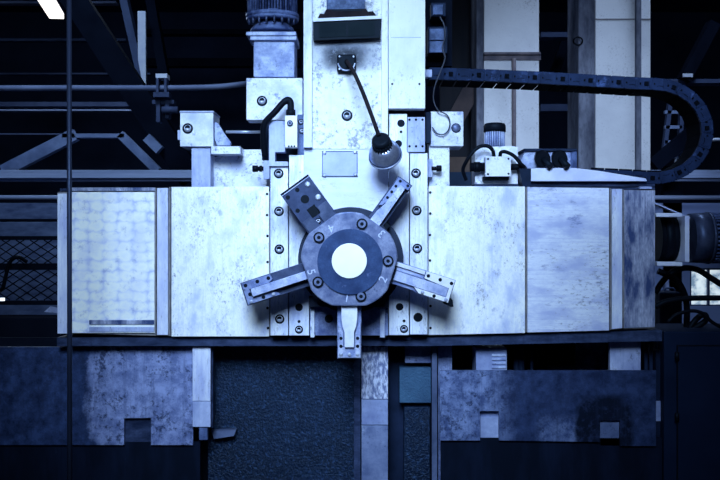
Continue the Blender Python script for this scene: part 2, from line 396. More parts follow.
# ------------------------------------------------------------------ background steelwork, left
def solo(name, mb, m, label, cat, group=None):
    return setp(obj(name, mb, m), label, cat, group)
lampT = thing('ceiling_lamp', 'long glowing strip lamp hanging at the top left of the hall', 'lamp', (-3.49, 5.95, 4.2))
d = Vector((.166, -1, 0)).normalized(); e1 = Vector((-3.70, 7.2, 4.2)); e0 = e1 + d * 2.6; n_ = Vector((d.y, -d.x, 0)) * -.085
def slab(p, q, n, z0, z1):
    mb = MB(); vs = []
    for a in (p + n, p - n, q - n, q + n):
        vs.append((mb.bm.verts.new((a.x, a.y, z0)), mb.bm.verts.new((a.x, a.y, z1))))
    for i in range(4):
        A, B = vs[i], vs[(i + 1) % 4]; mb.bm.faces.new((A[0], B[0], B[1], A[1]))
    mb.bm.faces.new([v[0] for v in vs]); mb.bm.faces.new([v[1] for v in vs][::-1]); return mb
obj('diffuser', slab(e1, e0, n_, 4.2, 4.26), M['lamp_glow'], lampT)
obj('housing', slab(e1, e0, n_ * 1.08, 4.26, 4.33), M['beam_mid'], lampT)
for f in (.15, .85):
    q = e1.lerp(e0, f); obj('hanger', MB().cyl((q.x, q.y, 4.33), (q.x, q.y, 5.6), .012, seg=8), M['beam'], lampT)

pp = MB().ptube([(-735, 88, 3.2), (-300, 88, 3.2), (100, 88, 3.2), (200, 87.5, 3.2), (236, 85, 3.25), (262, 81, 3.6)], 2.9)
solo('pipe', pp, M['pipe'], 'grey round pipe running level across the upper left, bending behind the geared motor', 'pipe')
solo('rail', MB().pbox(-690, 172.5, 1410, 178, 3.5, .12).pbox(-690, 170, 1410, 172.5, 3.5, .2).pbox(-690, 178, 1410, 181, 3.55, .1), M['rail'],
     'pale steel rail running level behind the crossrail just below the truss', 'rail')
solo('pipe', MB().cyl(P(-685, 197.5, 3.6), P(1405, 197.5, 3.6), 2.3 * S(3.6), seg=10), M['rail'], 'thin pale pipe running level behind the machine under the pale steel rail', 'pipe')
for px0, py, px1, w, m, lab in (
        (-40, 110, 131, 1.6, 'rail', 'thin bright strip of steel under the dim purlin at upper left'),
        (-40, 104, 130, 4.5, 'beam_mid', 'broad dim purlin just above the thin bright strip at upper left'),
        (-40, 39.5, 126, 2.6, 'beam_mid', 'dim roof purlin level with the middle of the dark rod top, second from above'),
        (-40, 73.5, 150, 1.8, 'beam_mid', 'faint thin roof purlin right above the grey round pipe'),
        (-40, 2, 116, 2.6, 'pipe', 'highest roof purlin behind the glowing strip lamp'),
        (-40, 134, 70, 1.4, 'beam_mid', 'faint thin strip crossing behind the left truss diagonal')):
    y = 8.5
    solo('roof_purlin', MB().pbox(px0, py - w / 2, px1, py + w / 2, y, .15, .004), M[m], lab, 'beam')
solo('roof_purlin', MB().pbox(140, 29, 300, 34, 9.5, .2), M['beam'], 'very dark purlin under the roof left of the geared motor', 'beam')
solo('roof_purlin', MB().pbox(140, 58, 300, 66, 9.6, .2), M['beam'], 'very dark broad purlin lower under the roof left of the geared motor', 'beam')
solo('steel_beam', MB().pbar(66, -12, 190, 178, 3.9, 24, .2), M['beam'], 'wide dark steel brace slanting from top left down to the bracket post', 'beam')
solo('steel_beam', MB().pbar(120, -14, 143, 88, 4.6, 7.5, .15), M['beam_mid'], 'narrow dim steel brace left of the pale hanging strip', 'beam')
solo('steel_beam', MB().pbar(148, -10, 164, 80, 4.7, 9, .15), M['beam'], 'dark steel brace right of the pale hanging strip', 'beam')
solo('hanging_strip', MB().prism([(137.5, 11), (145.5, 11), (145.8, 84), (142.5, 84), (138, 60)], 4.4, .05), M['pale'], 'pale tapered strip hanging between two dark roof braces', 'strip')
jb = thing('pipe_clamp', 'small pale clamp bracket holding the grey pipe at upper left', 'bracket', P(161, 84, 3.15))
obj('cap', MB().pbox(155.5, 73.5, 167, 78, 3.14, .12), M['pale'], jb)
obj('strap', MB().pbox(156, 78, 158.5, 93, 3.14, .1).pbox(164, 78, 166.5, 93, 3.14, .1), M['beam_mid'], jb)
obj('foot', MB().pbox(153, 92, 169, 97, 3.14, .12), M['beam_mid'], jb)
obj('valve', MB().pbox(156, 97, 160, 122, 3.2, .1).pbox(165, 100, 169, 118, 3.2, .1).pbox(152, 100, 174, 104, 3.22, .1).cyl(P(162, 110, 3.18), P(178, 110, 3.18), .03, seg=10),
     M['beam_mid'], jb)
tr = thing('roof_truss', 'blue grey steel truss of slanting members above the pale rail at left', 'truss', P(85, 170, 3.8))
for a in ((2, 171, 74, 134, 12), (62, 135.5, 124, 135.5, 4), (119.5, 134, 157, 171, 8), (146, 137, 159, 150, 9)):
    obj('member', MB().pbar(*a[:4], 3.8, a[4], .1), M['truss'], tr)

# wire mesh fence panel at left
fe = thing('wire_fence', 'dark wire mesh fence panel left of the crossrail', 'fence', P(25, 330, 2.2))
mb = MB(); y = 2.2
for i in range(-5, 9):
    a = P(i * 14 - 26, 240, y); b = P(i * 14 + 66, 300, y); mb.tube([a, b], .0045, 5)
    a = P(i * 14 + 66, 240, y); b = P(i * 14 - 26, 300, y); mb.tube([a, b], .0045, 5)
obj('wire_mesh', mb, M['mesh_wire'], fe)
obj('rail', MB().pbox(-60, 263.5, 75, 270, 2.17, .07), M['beam'], fe)
obj('rail', MB().pbox(-60, 301, 75, 305, 2.17, .07), M['beam'], fe)
obj('rail', MB().pbox(-60, 236, 75, 240, 2.17, .07), M['beam'], fe)
obj('post', MB().pbox(-60, 210, -54, 452, 2.17, .07), M['beam'], fe)
obj('post', MB().pbox(70, 210, 75, 452, 2.17, .07), M['beam'], fe)
solo('board', MB().box(P(-60, 0, 2.7).x, P(78, 0, 2.7).x, 2.7, 2.8, 0, P(0, 222, 2.7).z, .004), M['fence_back'], 'blue grey sheet standing behind the wire mesh fence', 'panel')
solo('hose', MB().ptube([(-8, 292, 2.13), (2, 289, 2.12), (6, 275, 2.12), (10, 262, 2.12), (18, 257, 2.13), (27, 262, 2.16)], 1.9), M['black'], 'black hose curling at the left edge in front of the wire mesh fence', 'hose')
solo('pilot_lamp', MB().pbox(-1, 298, 3.5, 301, 2.17, .03, .001), M['spark'], 'tiny bright lamp on the fence rail at the left edge', 'lamp')
solo('paper_scrap', MB().prism([(44, 312), (50, 306.5), (57, 308), (58, 313)], 2.15, .02), M['block_mid'], 'small pale wedge on the lower fence rail beside the crossrail end', 'scrap')
solo('duct', MB().pbox(-778, 203, 64, 219, 2.9, .2), M['fence_back'], 'dim level duct above the wire mesh fence', 'duct')
solo('storage_bin', MB().box(P(-60, 0, 1.6).x, P(62, 0, 1.6).x, 1.6, 1.9, 0, P(0, 318, 1.6).z, .01), M['beam'], 'dark low bin under the wire mesh fence', 'bin')

# ------------------------------------------------------------------ white pillars, right
YC = 2.5
c1 = thing('pillar', 'white painted pillar with a level ledge behind the small pump motor', 'pillar', P(510, 0, YC) * 1)
c1.location.z = 0; zt = 5.6
def vbox(px0, px1, y, dep, z0, z1, bev=.004):
    return MB().box(P(px0, 0, y).x, P(px1, 0, y).x, y, y + dep, z0, z1, bev)
obj('shaft', vbox(484, 539, YC, .5, 0, zt), M['whitewall'], c1)
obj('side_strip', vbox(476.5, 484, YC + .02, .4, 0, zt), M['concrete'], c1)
obj('ledge', MB().pbox(484, 52, 541, 54.5, YC - .04, .05).pbox(484, 55.5, 541, 60, YC - .02, .05), M['pipe_brown'], c1)
c2 = thing('pillar', 'plain white pillar with dark rough side behind the cable carrier', 'pillar', P(620, 0, YC) * 1)
c2.location.z = 0
obj('shaft', vbox(595.5, 650.5, YC, .5, 0, zt), M['whitewall'], c2)
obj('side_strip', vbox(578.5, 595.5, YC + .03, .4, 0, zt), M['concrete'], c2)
obj('seam', MB().pbox(595.5, 18.6, 650.5, 19.5, YC - .004, .01, 0), M['pipe_brown'], c2)
solo('conduit', MB().cyl((P(514, 0, YC - .04).x, YC - .04, P(0, 59, YC).z), (P(514, 0, YC - .04).x, YC - .04, 0), 2.1 * S(YC), seg=12), M['pipe_brown'], 'brown conduit on the white pillar behind the pump motor', 'pipe')
solo('conduit', vbox(636.5, 641.5, YC - .05, .05, 0, zt), M['concrete'], 'grey flat conduit on the white pillar behind the cable carrier', 'pipe')
solo('wire_loop', MB().tube([P(578 + 4.5 * math.cos(a), 41 + 4 * math.sin(a), YC - .02 + .03 * math.sin(3 * a)) for a in [i * .62 for i in range(20)]], .006, 6), M['black'], 'small coil of wire hung on the dark pillar side', 'wire')
solo('wall_sheet', vbox(440, 477, 3.0, .05, 0, 5.0), M['brown_dark'], 'dark brown upright sheeting left of the white ledged pillar', 'panel')
solo('brace_board', MB().pbar(452, 126, 478, 78, 2.7, 17, .05), M['brown'], 'slanting brown board between the right bracket and white pillar', 'board')
bx = thing('storage_box', 'brown and blue box behind the right bracket post', 'box', P(458, 187, 1.2))
obj('lid', MB().pbox(440, 157, 470, 172, 1.2, .3), mat('tan_card', (.20, .14, .11), (.13, .09, .075), 6, rough=.7), bx)
obj('bin', MB().pbox(440, 172, 471, 187, 1.18, .34), mat('blue_bin', (.03, .06, .12), (.02, .04, .09), 6, rough=.6), bx)
solo('box_stand', MB().box(P(440, 0, 1.2).x, P(471, 0, 1.2).x, 1.2, 1.5, 0, P(0, 187, 1.2).z), M['beam'], 'dark stand under the brown and blue box', 'stand')

# right of pillars
solo('steel_beam', MB().pbox(541, 32, 580, 37, 5, .2), M['beam_mid'], 'short dim beam in the upper gap between the white pillars', 'beam')
solo('steel_beam', MB().pbox(541, 104, 580, 111, 5, .2), M['beam_mid'], 'short dim beam in the lower gap between the white pillars', 'beam')
solo('steel_beam', MB().pbar(556, 70, 584, -10, 5.5, 9, .1), M['beam'], 'dark slanting brace between the two white pillars', 'beam')
solo('steel_beam', MB().pbox(646, 79, 780, 83, 4.5, .2), M['beam_mid'], 'dim level beam right of the pillars over the cable carrier bend', 'beam')
solo('steel_beam', MB().pbar(686, 79, 716, 22, 4.4, 11, .15), M['beam'], 'dim slanting brace at the upper right edge', 'beam')
solo('pale_tag', MB().pbox(683, 73.5, 693, 77, 4.38, .03, .002), M['pale'], 'small pale tag on the slanting brace at upper right', 'tag')
ld = thing('ladder', 'dim steel ladder seen inside the cable carrier bend', 'ladder', P(670, 168, 4.0))
obj('side_rail', MB().pbar(663, 168, 672, 92, 4.0, 4, .06), M['beam_mid'], ld)
obj('side_rail', MB().pbar(680, 168, 683, 92, 4.0, 4, .06), M['beam_mid'], ld)
for py in (112, 127, 142, 157): obj('rung', MB().pbar(665, py, 682, py, 4.0, 3.2, .04), M['truss'], ld)
obj('foot', MB().box(P(663, 0, 4).x, P(682, 0, 4).x, 4.0, 4.06, 0, P(0, 166, 4).z), M['beam'], ld)
solo('steel_beam', MB().pbar(655, 165, 694, 132, 3.8, 14, .1), M['beam'], 'dark slanting brace crossing the ladder', 'beam')
solo('pipe', MB().ptube([(707, 144, 3.4), (711, 140.5, 3.4), (717, 139.5, 3.4), (735, 140, 3.4)], 1.5).cyl(P(735, 140, 3.4), P(1428, 140, 3.4), 1.5 * S(3.4), seg=10), M['pale'], 'short bright curved pipe at the right edge', 'pipe')
obj('hook', MB().ptube([(671, 168, 3.98), (675, 164, 3.97), (676, 157, 3.98)], 1.0), M['pale'], ld, 'small bright hook')

# ------------------------------------------------------------------ crossrail
cr = thing('crossrail', 'long pale metal crossrail spanning the middle of the machine', 'machine beam', P(357, 336, 0))
def part(name, mb, m, parent, label=None): return obj(name, mb, M[m] if isinstance(m, str) else m, parent, label)
part('beam_body', MB().prism([(57.5, 192), (655, 190), (655, 328), (428, 335), (170, 336), (57.5, 333)], .012, .4), 'brass', cr, 'brassy dark beam core showing in the gaps')
part('end_strip', MB().prism([(57.5, 193.5), (67.5, 193.5), (67.5, 333.5), (57.5, 333.5)], -.004, .02), 'strip', cr)
part('front_panel', MB().prism([(72, 192), (154.5, 192), (154.5, 333), (72, 333)], 0, .02, .001), 'scraped', cr, 'scraped panel with rows of round marks')
part('top_lip', MB().pbox(72, 187.5, 155, 191, -.006, .03), 'panel_dark', cr)
part('scraper', MB().pbox(89, 320, 154, 324.5, -.006, .01), 'panel_dark', cr, 'dark worn scraper bar')
part('scraper', MB().pbox(89, 327, 154, 332, -.005, .01), 'block_mid', cr, 'grey worn scraper bar')
part('cover_strip', MB().pbox(157, 188, 168, 335, -.004, .02), 'strip', cr)
part('front_panel', MB().prism([(171.5, 187), (268.9, 186.5), (268.9, 336.5), (171.5, 336.5)], -.002, .02, .001), 'panel', cr)
part('front_panel', MB().prism([(428.5, 186), (525, 186.5), (525, 333), (428.5, 335)], -.002, .02, .001), 'panel', cr)
part('front_panel', MB().prism([(527.5, 187), (609, 188), (609, 330.5), (527.5, 332.5)], .0, .02, .001), 'panel_worn', cr, 'scuffed bluish panel')
part('cover_strip', MB().prism([(612, 189), (622, 189), (622, 328), (612, 329)], .002, .02), 'strip', cr)
part('front_panel', MB().prism([(624.5, 190), (655, 190.5), (655, 327), (624.5, 328)], .006, .02, .001), 'panel_dark', cr, 'dark mottled end panel')  # darker, mottled tone than the other front panels
for px, a, b in ((155.7, 188, 335), (169.8, 187, 336), (526.2, 187, 332), (610.4, 188, 330), (623.2, 189, 328)):
    part('edge_trim', MB().pbox(px - .55, a, px + .55, b, -.008, .02, .0005), 'brass', cr)
part('lower_way', MB().prism([(57, 337.5), (430, 337.5), (655, 330), (662, 330), (662, 341), (430, 346), (57, 346)], .03, .3), 'way', cr, 'dark lower guideway')
part('upper_way', MB().prism([(60, 191), (655, 189.5), (655, 187.5), (60, 188.5)], .03, .3), 'way', cr, 'dark top edge of the rail')
for px, py in ((267, 194), (267, 215), (267.5, 236), (267.5, 262), (267.5, 308), (268, 328), (430.3, 192.5), (430.3, 213.5), (430, 235), (430, 260.5), (430.5, 306), (430.5, 328)):
    bolt(px, py, 1.3, -.003, cr, 'hole', 'screw')
# machine column that carries the rail
solo('machine_column', MB().box(P(215, 0, .42).x, P(480, 0, .42).x, .42, 1.0, 0, P(0, 192, .42).z, .01), M['beam'], 'dark machine column behind the crossrail and turret', 'machine column')
solo('machine_column', MB().box(P(547, 0, .42).x, P(576, 0, .42).x, .42, 1.0, 0, P(0, 192, .42).z, .01), M['beam'], 'narrow dark upright behind the gap above the right guard sheet', 'machine column')

# ------------------------------------------------------------------ saddle
sd = thing('saddle', 'pale bolted saddle plates behind the turret on the crossrail', 'machine saddle', P(349, 336, -.04))
Y = -.05
part('side_plate', MB().pbox(270.4, 166.8, 288.1, 335.5, Y, .05), 'saddle', sd)
part('gib', MB().pbox(289.1, 155, 309, 335.5, Y - .006, .05), 'saddle', sd)
part('gib', MB().prism([(389.2, 114), (406.8, 114), (406.8, 152), (408.9, 152), (408.9, 335), (389.2, 335)], Y - .006, .05), 'saddle', sd)
part('side_plate', MB().pbox(410, 153, 427.6, 334.5, Y, .05), 'saddle', sd)
part('lower_block', MB().pbox(309.8, 306, 388.2, 335.5, Y + .01, .04), 'saddle_low', sd, 'dark oily block under the turret')
part('key', MB().pbox(310.5, 309, 314.5, 337.5, Y - .012, .04), 'saddle', sd)
part('key', MB().pbox(380, 309, 384.8, 337.5, Y - .012, .04), 'saddle', sd)
part('corner_block', MB().pbox(309, 296, 389, 307, Y - .06, .08), 'drum', sd, 'black block under the turret')
part('upper_block', MB().prism([(269, 121), (285, 121), (285, 152), (275, 152), (275, 161.5), (288, 161.5), (288, 166), (269, 166)], Y - .02, .1), 'block_mid', sd, 'upright block with a square recess')
part('upper_block', MB().pbox(407.5, 117, 425, 152, Y - .015, .1), 'block_mid', sd, 'violet grey block with six screws')
part('top_pad', MB().pbox(388.5, 108.5, 425, 115, Y + .03, .1), 'rust', sd, 'dark brown gap piece')
for px in (409.5, 416, 422.5):
    for py in (119.7, 146.3): bolt(px, py, 1.2, Y - .016, sd, 'hole', 'screw')
for px, py, r, st, yy in ((278.7, 173.5, 4.6, 'socket', Y), (279, 211.3, 4.6, 'socket', Y), (279.3, 249.3, 4.6, 'socket', Y), (279.7, 319, 4.4, 'socket', Y),
                      (416, 173.2, 4.6, 'socket', Y), (416.7, 210.6, 4.6, 'socket', Y), (417.3, 248.5, 4.6, 'socket', Y), (418, 317.3, 4.6, 'hole', Y),
                      (299, 307.3, 3.8, 'hole', Y - .006), (299, 321.5, 1.5, 'hole', Y - .006), (299, 329.6, 3.8, 'socket', Y - .006),
                      (399.6, 306.8, 3.8, 'hole', Y - .006), (404, 321, 1.5, 'hole', Y - .006), (404, 329, 3.8, 'socket', Y - .006),
                      (328.8, 318.7, 4.2, 'hole', Y + .01), (401, 123.3, 3.8, 'hole', Y - .006), (401, 131.8, 1.4, 'hole', Y - .006), (398.5, 143.7, 3.6, 'hole', Y - .006)):
    bolt(px, py, r, yy, sd, st)
part('fine_bracket', MB().pbox(263.5, 160.5, 269.5, 179, Y + .0, .06), 'block_mid', sd)

# ------------------------------------------------------------------ ram
zb = lambda py: (149 - py) * S(-.09)
RF = patch_mat('grimy_shaded_ram_paint', (.84, .89, .93), (.74, .80, .92), [((.24, .28, .38), (.12, .14, .20), .0, zb(52), .14, .075, .5), ((.05, .055, .07), (.03, .034, .05), -.01, zb(58), .085, .05, .4)], (.22, .25, .34), .15)  # patches paint the hood's shadow, mixed with grime, into the colour
rm = thing('ram', 'tall white vertical ram column above the turret', 'machine ram', P(347, 215, -.09))
Y = -.09
part('front_face', MB().pbox(312, -50, 381.5, 149, Y, .3), RF, rm)
part('rim', MB().pbox(303.5, -50, 312, 147.5, Y - .03, .3), 'rim', rm)
part('rim', MB().pbox(381.5, -50, 388, 149, Y - .03, .3), 'rim', rm)
part('lower_plate', MB().pbox(304, 147, 388.5, 300, Y + .004, .03), 'ram_low', rm, 'bluish lower plate of the ram')
npt = part('nameplate', MB().pbox(322, 151, 357.5, 176.5, Y - .001, .01, .0005), 'plate', rm, 'blank grey name plate')
for px, py in ((324.5, 152.5), (355, 151.8), (324.5, 175), (355.3, 174.2)): bolt(px, py, 1.9, Y - .002, npt, 'screw', 'screw')
mb = MB()
for a in ((322, 151, 357.5, 151.8), (322, 175.8, 357.5, 176.5), (322, 151, 322.7, 176.5), (356.8, 151, 357.5, 176.5)): mb.pbox(*a, Y - .0025, .002, 0)
part('plate_edge', mb, 'dark_steel', npt)
bolt(347, 115.5, 5.2, Y, rm, 'socket')
part('side_cover', MB().pbox(388.5, -50, 425.2, 108.5, Y - .015, .2), 'ram', rm, 'flat white cover plate beside the ram')
for px in (392.2, 419.4): bolt(px, 84, 1.1, Y - .015, rm, 'hole', 'screw')
part('cover_seam', MB().pbox(391, 37.1, 421, 37.7, Y - .0165, .003, 0), 'plate', rm)
# hood near the top of the ram
hd = thing('guard_hood', 'dark glazed hood with rusty apron across the ram top', 'hood', P(347, 40, -.12))
part('neck', MB().pbox(326.5, -40, 365, 9.5, -.12, .04), 'motor', hd, 'blue grey neck')
zig = [(318, 17.5), (320, 13.5), (324, 14), (326, 9.5), (331, 9.3), (366, 8.6), (368, 11.5), (373, 11.2), (376.5, 15.8)]
part('apron', MB().prism(zig, -.136, .05), 'rust', hd, 'rust brown apron')
part('row_of_slots', MB().pbox(332, 9.5, 362, 11, -.1375, .01, 0), 'black', hd)
part('lip', MB().prism([(313.5, 18.5), (381.5, 15.5), (381.5, 18.6), (313.5, 21.6)], -.145, .058), 'pale', hd, 'pale front lip')
part('casing', MB().prism([(313, 21.6), (381.5, 18.6), (380.3, 37.5), (313.3, 40.3)], -.135, .05), 'blackplastic', hd)
part('pane', MB().prism([(319, 23.5), (346, 22.5), (346, 36.5), (319, 37.5)], -.138, .01), 'glass_dark', hd)
part('pane', MB().prism([(348, 22.4), (375, 21.2), (375, 35.5), (348, 36.4)], -.138, .01), 'glass_dark', hd)

# ------------------------------------------------------------------ turret
TX, TY = 349.3, 260.3
tu = thing('turret', 'round numbered tool turret with a bright round centre', 'tool turret', P(TX, TY, -.12))
part('drum', MB().cyl(P(TX + 1.5, TY - .5, -.16), P(TX + 1.5, TY - .5, -.088), 52.8 * S(-.16), seg=64).cyl(P(TX + .8, TY - .2, -.29), P(TX + .8, TY - .2, -.15), 47 * S(-.25), seg=64), 'drum', tu, 'black drum behind the face')
# face plate: circle cut by five flats
pts = []
for k in range(120):
    a = k * 2 * math.pi / 120; r = 48.5
    for th in (270, 198, 126, 54, 342):
        c = math.cos(a - math.radians(th))
        if c > .2: r = min(r, 45.6 / c)
    pts.append((TX + r * math.cos(a), TY - r * math.sin(a)))
part('face_plate', MB().prism(pts, -.34, .05, .006), 'turret', tu, 'violet grey face plate with engraved numbers')
part('inner_ring', MB().cyl(P(TX + .8, TY + 1.4, -.335), P(TX + .8, TY + 1.4, -.348), 32.8 * S(-.34), seg=64), 'turret_ring', tu, 'dark blue inner ring')
part('centre_disc', MB().loft([(P(TX, TY + .6, -.345), 17.6 * S(-.35)), (P(TX, TY + .6, -.353), 17.6 * S(-.35)), (P(TX, TY + .6, -.355), 17 * S(-.35))], 48), 'disc', tu, 'bright round centre disc')
for px, py in ((319, 237.5), (362, 224), (388, 261), (318, 282), (361, 296.3)):
    bolt(px, py, 5.6, -.341, tu, 'hex', label='dark round bolt head')
for ch, px, py, rot in (('1', 346.8, 298.5, -8), ('2', 383.3, 279.5, 62), ('3', 381.8, 233.5, 135), ('4', 331, 228, 205), ('5', 311, 272, -75)):
    cu = bpy.data.curves.new('numeral', 'FONT'); cu.body = ch; cu.size = 11.5 * S(-.34); cu.extrude = .0012
    cu.align_x = 'CENTER'; cu.align_y = 'CENTER'
    to = bpy.data.objects.new('tmp', cu); col.objects.link(to)
    me = bpy.data.meshes.new_from_object(to.evaluated_get(bpy.context.evaluated_depsgraph_get()))
    bpy.data.objects.remove(to); me.materials.append(M['numeral'])
    o = bpy.data.objects.new('numeral', me); col.objects.link(o); o.parent = tu
    o.location = P(px, py, -.341) - wloc(tu)
    o.rotation_euler = Matrix.Rotation(math.radians(rot), 3, 'Y').to_euler() if False else (Matrix.Rotation(math.radians(-rot), 3, 'Y') @ Matrix.Rotation(math.radians(90), 3, 'X')).to_euler()

# tool holders, each in its own radial frame
class Holder:
    def __init__(s, th, label):
        s.th = math.radians(th); a = s.tp(60, 0)
        s.t = thing('tool_holder', label, 'tool holder', P(*a, -.25), 'tool holders on the turret')
    def tp(s, u, v):
        c, n = math.cos(s.th), math.sin(s.th)
        return (TX + u * c - v * n, TY - (u * n + v * c))
    def poly(s, name, uv, y, dep, m, label=None, bev=.0015):
        return part(name, MB().prism([s.tp(u, v) for u, v in uv], y, dep, bev), m, s.t, label)
    def rect(s, name, u0, u1, v0, v1, y, dep, m, label=None):
        return s.poly(name, [(u0, v0), (u1, v0), (u1, v1), (u0, v1)], y, dep, m, label)
    def hole(s, u, v, r, y, style='hole'):
        bolt(*s.tp(u, v), r, y, s.t, style, 'set_screw')
h = Holder(270, 'tool holder pointing straight down from the turret')
h.rect('body', 40, 98.5, -12, 12, -.27, .14, 'holder_mid')
h.poly('clamp_plate', [(62, -11.2), (64, -9.8), (68, -7.5), (73, -6), (97.5, -6), (97.5, -11.2)], -.292, .03, 'holder')
h.poly('clamp_plate', [(62, 11.2), (64, 9.8), (68, 7.5), (73, 6), (97.5, 6), (97.5, 11.2)], -.292, .03, 'holder')
h.rect('end_plate', 87.5, 97.5, -6, 6, -.29, .03, 'holder')
h.poly('tool_bar', [(42, -8), (58, -8), (66, -6.8), (72, -4.8), (87, -4.8), (87, 4.8), (72, 4.8), (66, 6.8), (58, 8), (42, 8)], -.31, .06, 'holder_light')
for v in (-8.3, 8.3):
    for u in (78, 86): h.hole(u, v, 1.7, -.292)
for v in (-8.3, 0, 8.3): h.hole(94, v, 1.9, -.292, 'screw')
h = Holder(198, 'tool holder pointing left and slightly down from the turret')
h.rect('body', 42, 111, -12, 12, -.27, .14, 'dark_steel')
h.poly('clamp_plate', [(80, -11.2), (110, -11.2), (110, -3.5), (84, -3.5), (79, -6)], -.29, .03, 'holder_mid')
h.poly('clamp_plate', [(76, 11.2), (110, 11.2), (110, 5), (82, 5)], -.29, .03, 'holder_mid')
h.rect('end_plate', 104, 110, -3.5, 5, -.288, .03, 'holder_mid')
h.rect('tool_bar', 44, 103, -3.2, 4.8, -.315, .06, 'holder')
for u, v, st in ((106.5, -8, 'hole'), (94, -8.3, 'hole'), (82.5, -8, 'hole'), (105, 1.6, 'hole'), (106, 9, 'screw'), (93, 8.6, 'hole'), (82.5, 8.6, 'screw')): h.hole(u, v, 1.9, -.29, st)
h = Holder(342, 'pale tool holder with dark cutting tip pointing right and slightly down')
h.poly('body', [(42, -9), (70, -9), (74, -10.3), (107.5, -10.3), (107.5, 13.8), (42, 13.8)], -.27, .14, 'holder_mid')
h.poly('clamp_plate', [(70, -5.5), (76, -10), (107, -10), (107, 13.4), (77, 13.4), (77, 6), (103.5, 4), (103.5, -5.5)], -.29, .03, 'holder_light')
h.rect('tool_bar', 43, 103, -5, 4.6, -.287, .04, 'holder')
h.rect('top_rail', 43, 76, 9.3, 13.2, -.292, .04, 'holder_light')
h.rect('groove', 43, 76, 5.2, 8.8, -.28, .03, 'holder')
h.poly('cutting_tip', [(107, -4), (110.5, -6), (113.5, -12), (111, -13), (103, -12), (103, -9)], -.275, .06, 'black', 'black cutting tip')
for u, v, st in ((80, 9.6, 'hole'), (92.5, 9.6, 'hole'), (104.3, 9.6, 'hole'), (79.5, -7.6, 'screw'), (91.7, -7.8, 'hole'), (104, -7.8, 'screw')): h.hole(u, v, 1.8, -.29, st)
h = Holder(54, 'slim tool holder pointing up and right towards the work lamp')
h.rect('body', 42, 97.5, -7.2, 10, -.26, .14, 'dark_steel')
h.poly('clamp_plate', [(62, 8.6), (96.5, 8.6), (96.5, -6.5), (91, -6.5), (91, 2), (70, 4), (64, 6)], -.292, .04, 'holder_mid')
h.poly('tool_bar', [(42, -4), (91, -3.2), (91, 2.8), (72, 4), (66, 4.6), (56, 6.8), (42, 7.2)], -.3, .05, 'holder')
h.rect('foot', 43, 52.5, -12.5, -4, -.255, .12, 'black', 'black foot')
for u, v in ((94, 5.2), (87.3, 5.8), (80.4, 5.9), (73.2, 6), (94.6, -3.6)): h.hole(u, v, 1.5, -.292)
h = Holder(126, 'wide dark square tool holder pointing up and left')
h.rect('body', 40, 92, -17, 17.2, -.29, .17, 'holder_dark')
h.rect('top_edge', 92, 94, -17, 17.2, -.28, .15, 'black', 'black back edge')
h.rect('rim_line', 91.2, 92, -16.8, 17, -.2915, .004, 'holder')
h.poly('front_plate', [(43, -16.2), (62, -16.2), (62, -5), (56, -5), (54, -2), (43, -2)], -.305, .03, 'dark_steel')
h.poly('front_plate', [(43, 16), (58, 16), (58, 5.5), (53, 4.5), (50, 3), (43, 3)], -.3, .03, 'dark_steel')
h.rect('slot', 55.5, 66, -4.5, 5, -.2925, .003, 'black', 'black square slot')
for u, v, r, st in ((86, -11, 2.7, 'screw'), (69.5, -12, 3.0, 'screw'), (87.5, .7, 2.2, 'hole'), (87, 12.8, 2.2, 'hole'), (75.5, 0, 4.3, 'hole'), (70.5, 12.6, 2.2, 'hole'), (50, 2, 2.8, 'socket')): h.hole(u, v, r, -.29, st)

# ------------------------------------------------------------------ work lamp
wl = thing('work_lamp', 'work lamp with black ribbed cap and metal shade hanging before the ram', 'lamp', P(346, 62, -.12))
base = part('mount_box', MB().pbox(337, 54, 356, 71.5, -.125, .04, .008), 'blackplastic', wl)
mb = MB(); c = P(346.5, 62, -.126)
mb.tube([c + Vector((math.cos(a) * .042, -.004, math.sin(a) * .042)) for a in [math.pi * (1.05 + i * .09) for i in range(11)]], .004, 6)
part('mount_ring', mb, 'lampshade', base)
for px, py in ((339.5, 56.5), (353.5, 56.5), (339.5, 69), (353.5, 69)): bolt(px, py, 1.0, -.126, base, 'screw', 'screw')
part('stem', MB().ptube([(346.5, 61, -.13), (349.5, 65, -.2), (357, 79, -.27), (367, 103, -.31), (379, 136, -.355)], 2.0, 12), 'rust', wl, 'brown flexible stem')
ax = Vector((.21, .80, -.56)).normalized()
c0 = P(380.5, 139.5, -.36); k = S(-.33)
mb = MB(); mb.loft([(c0 + ax * (-1.2 * k), 7 * k), (c0, 8.9 * k), (c0 + ax * 2 * k, 9.3 * k), (c0 + ax * 4 * k, 9.3 * k)], 32)
for i in range(20):
    a = i * math.pi / 10; u = ax.orthogonal().normalized(); v = ax.cross(u); dd = (u * math.cos(a) + v * math.sin(a)) * 9.2 * k
    mb.cyl(c0 + dd + ax * 4.5 * k, c0 + dd * 1.02 + ax * 12 * k, 1.0 * k, seg=6)
mb.cyl(c0 + ax * 3 * k, c0 + ax * 14 * k, 8.6 * k, 9.2 * k, seg=32)
part('cap', mb, 'blackplastic', wl, 'black ribbed cap')
sh = [(10, 8.8), (12, 11.5), (16, 14.2), (20, 15.8), (24, 16.6), (26, 16.8), (26, 16.2), (20, 14.8), (14, 11)]
shd = part('shade', MB().loft([(c0 + ax * t * k, r * k) for t, r in sh], 48, True), 'lampshade', wl, 'brushed metal shade')
mb = MB(); mb.loft([(c0 + ax * t * k, r * k) for t, r in ((25.2, 16.4), (25.4, 17.3), (26.8, 17.3), (27, 16.4))], 48); part('rim_bead', mb, 'bolt_steel', shd)
mb = MB(); mb.loft([(c0 + ax * t * k, r * k) for t, r in ((22.8, 16.0), (23, 16.75), (23.8, 16.85), (24, 16.2))], 48); part('rim_groove', mb, 'dark_steel', shd)

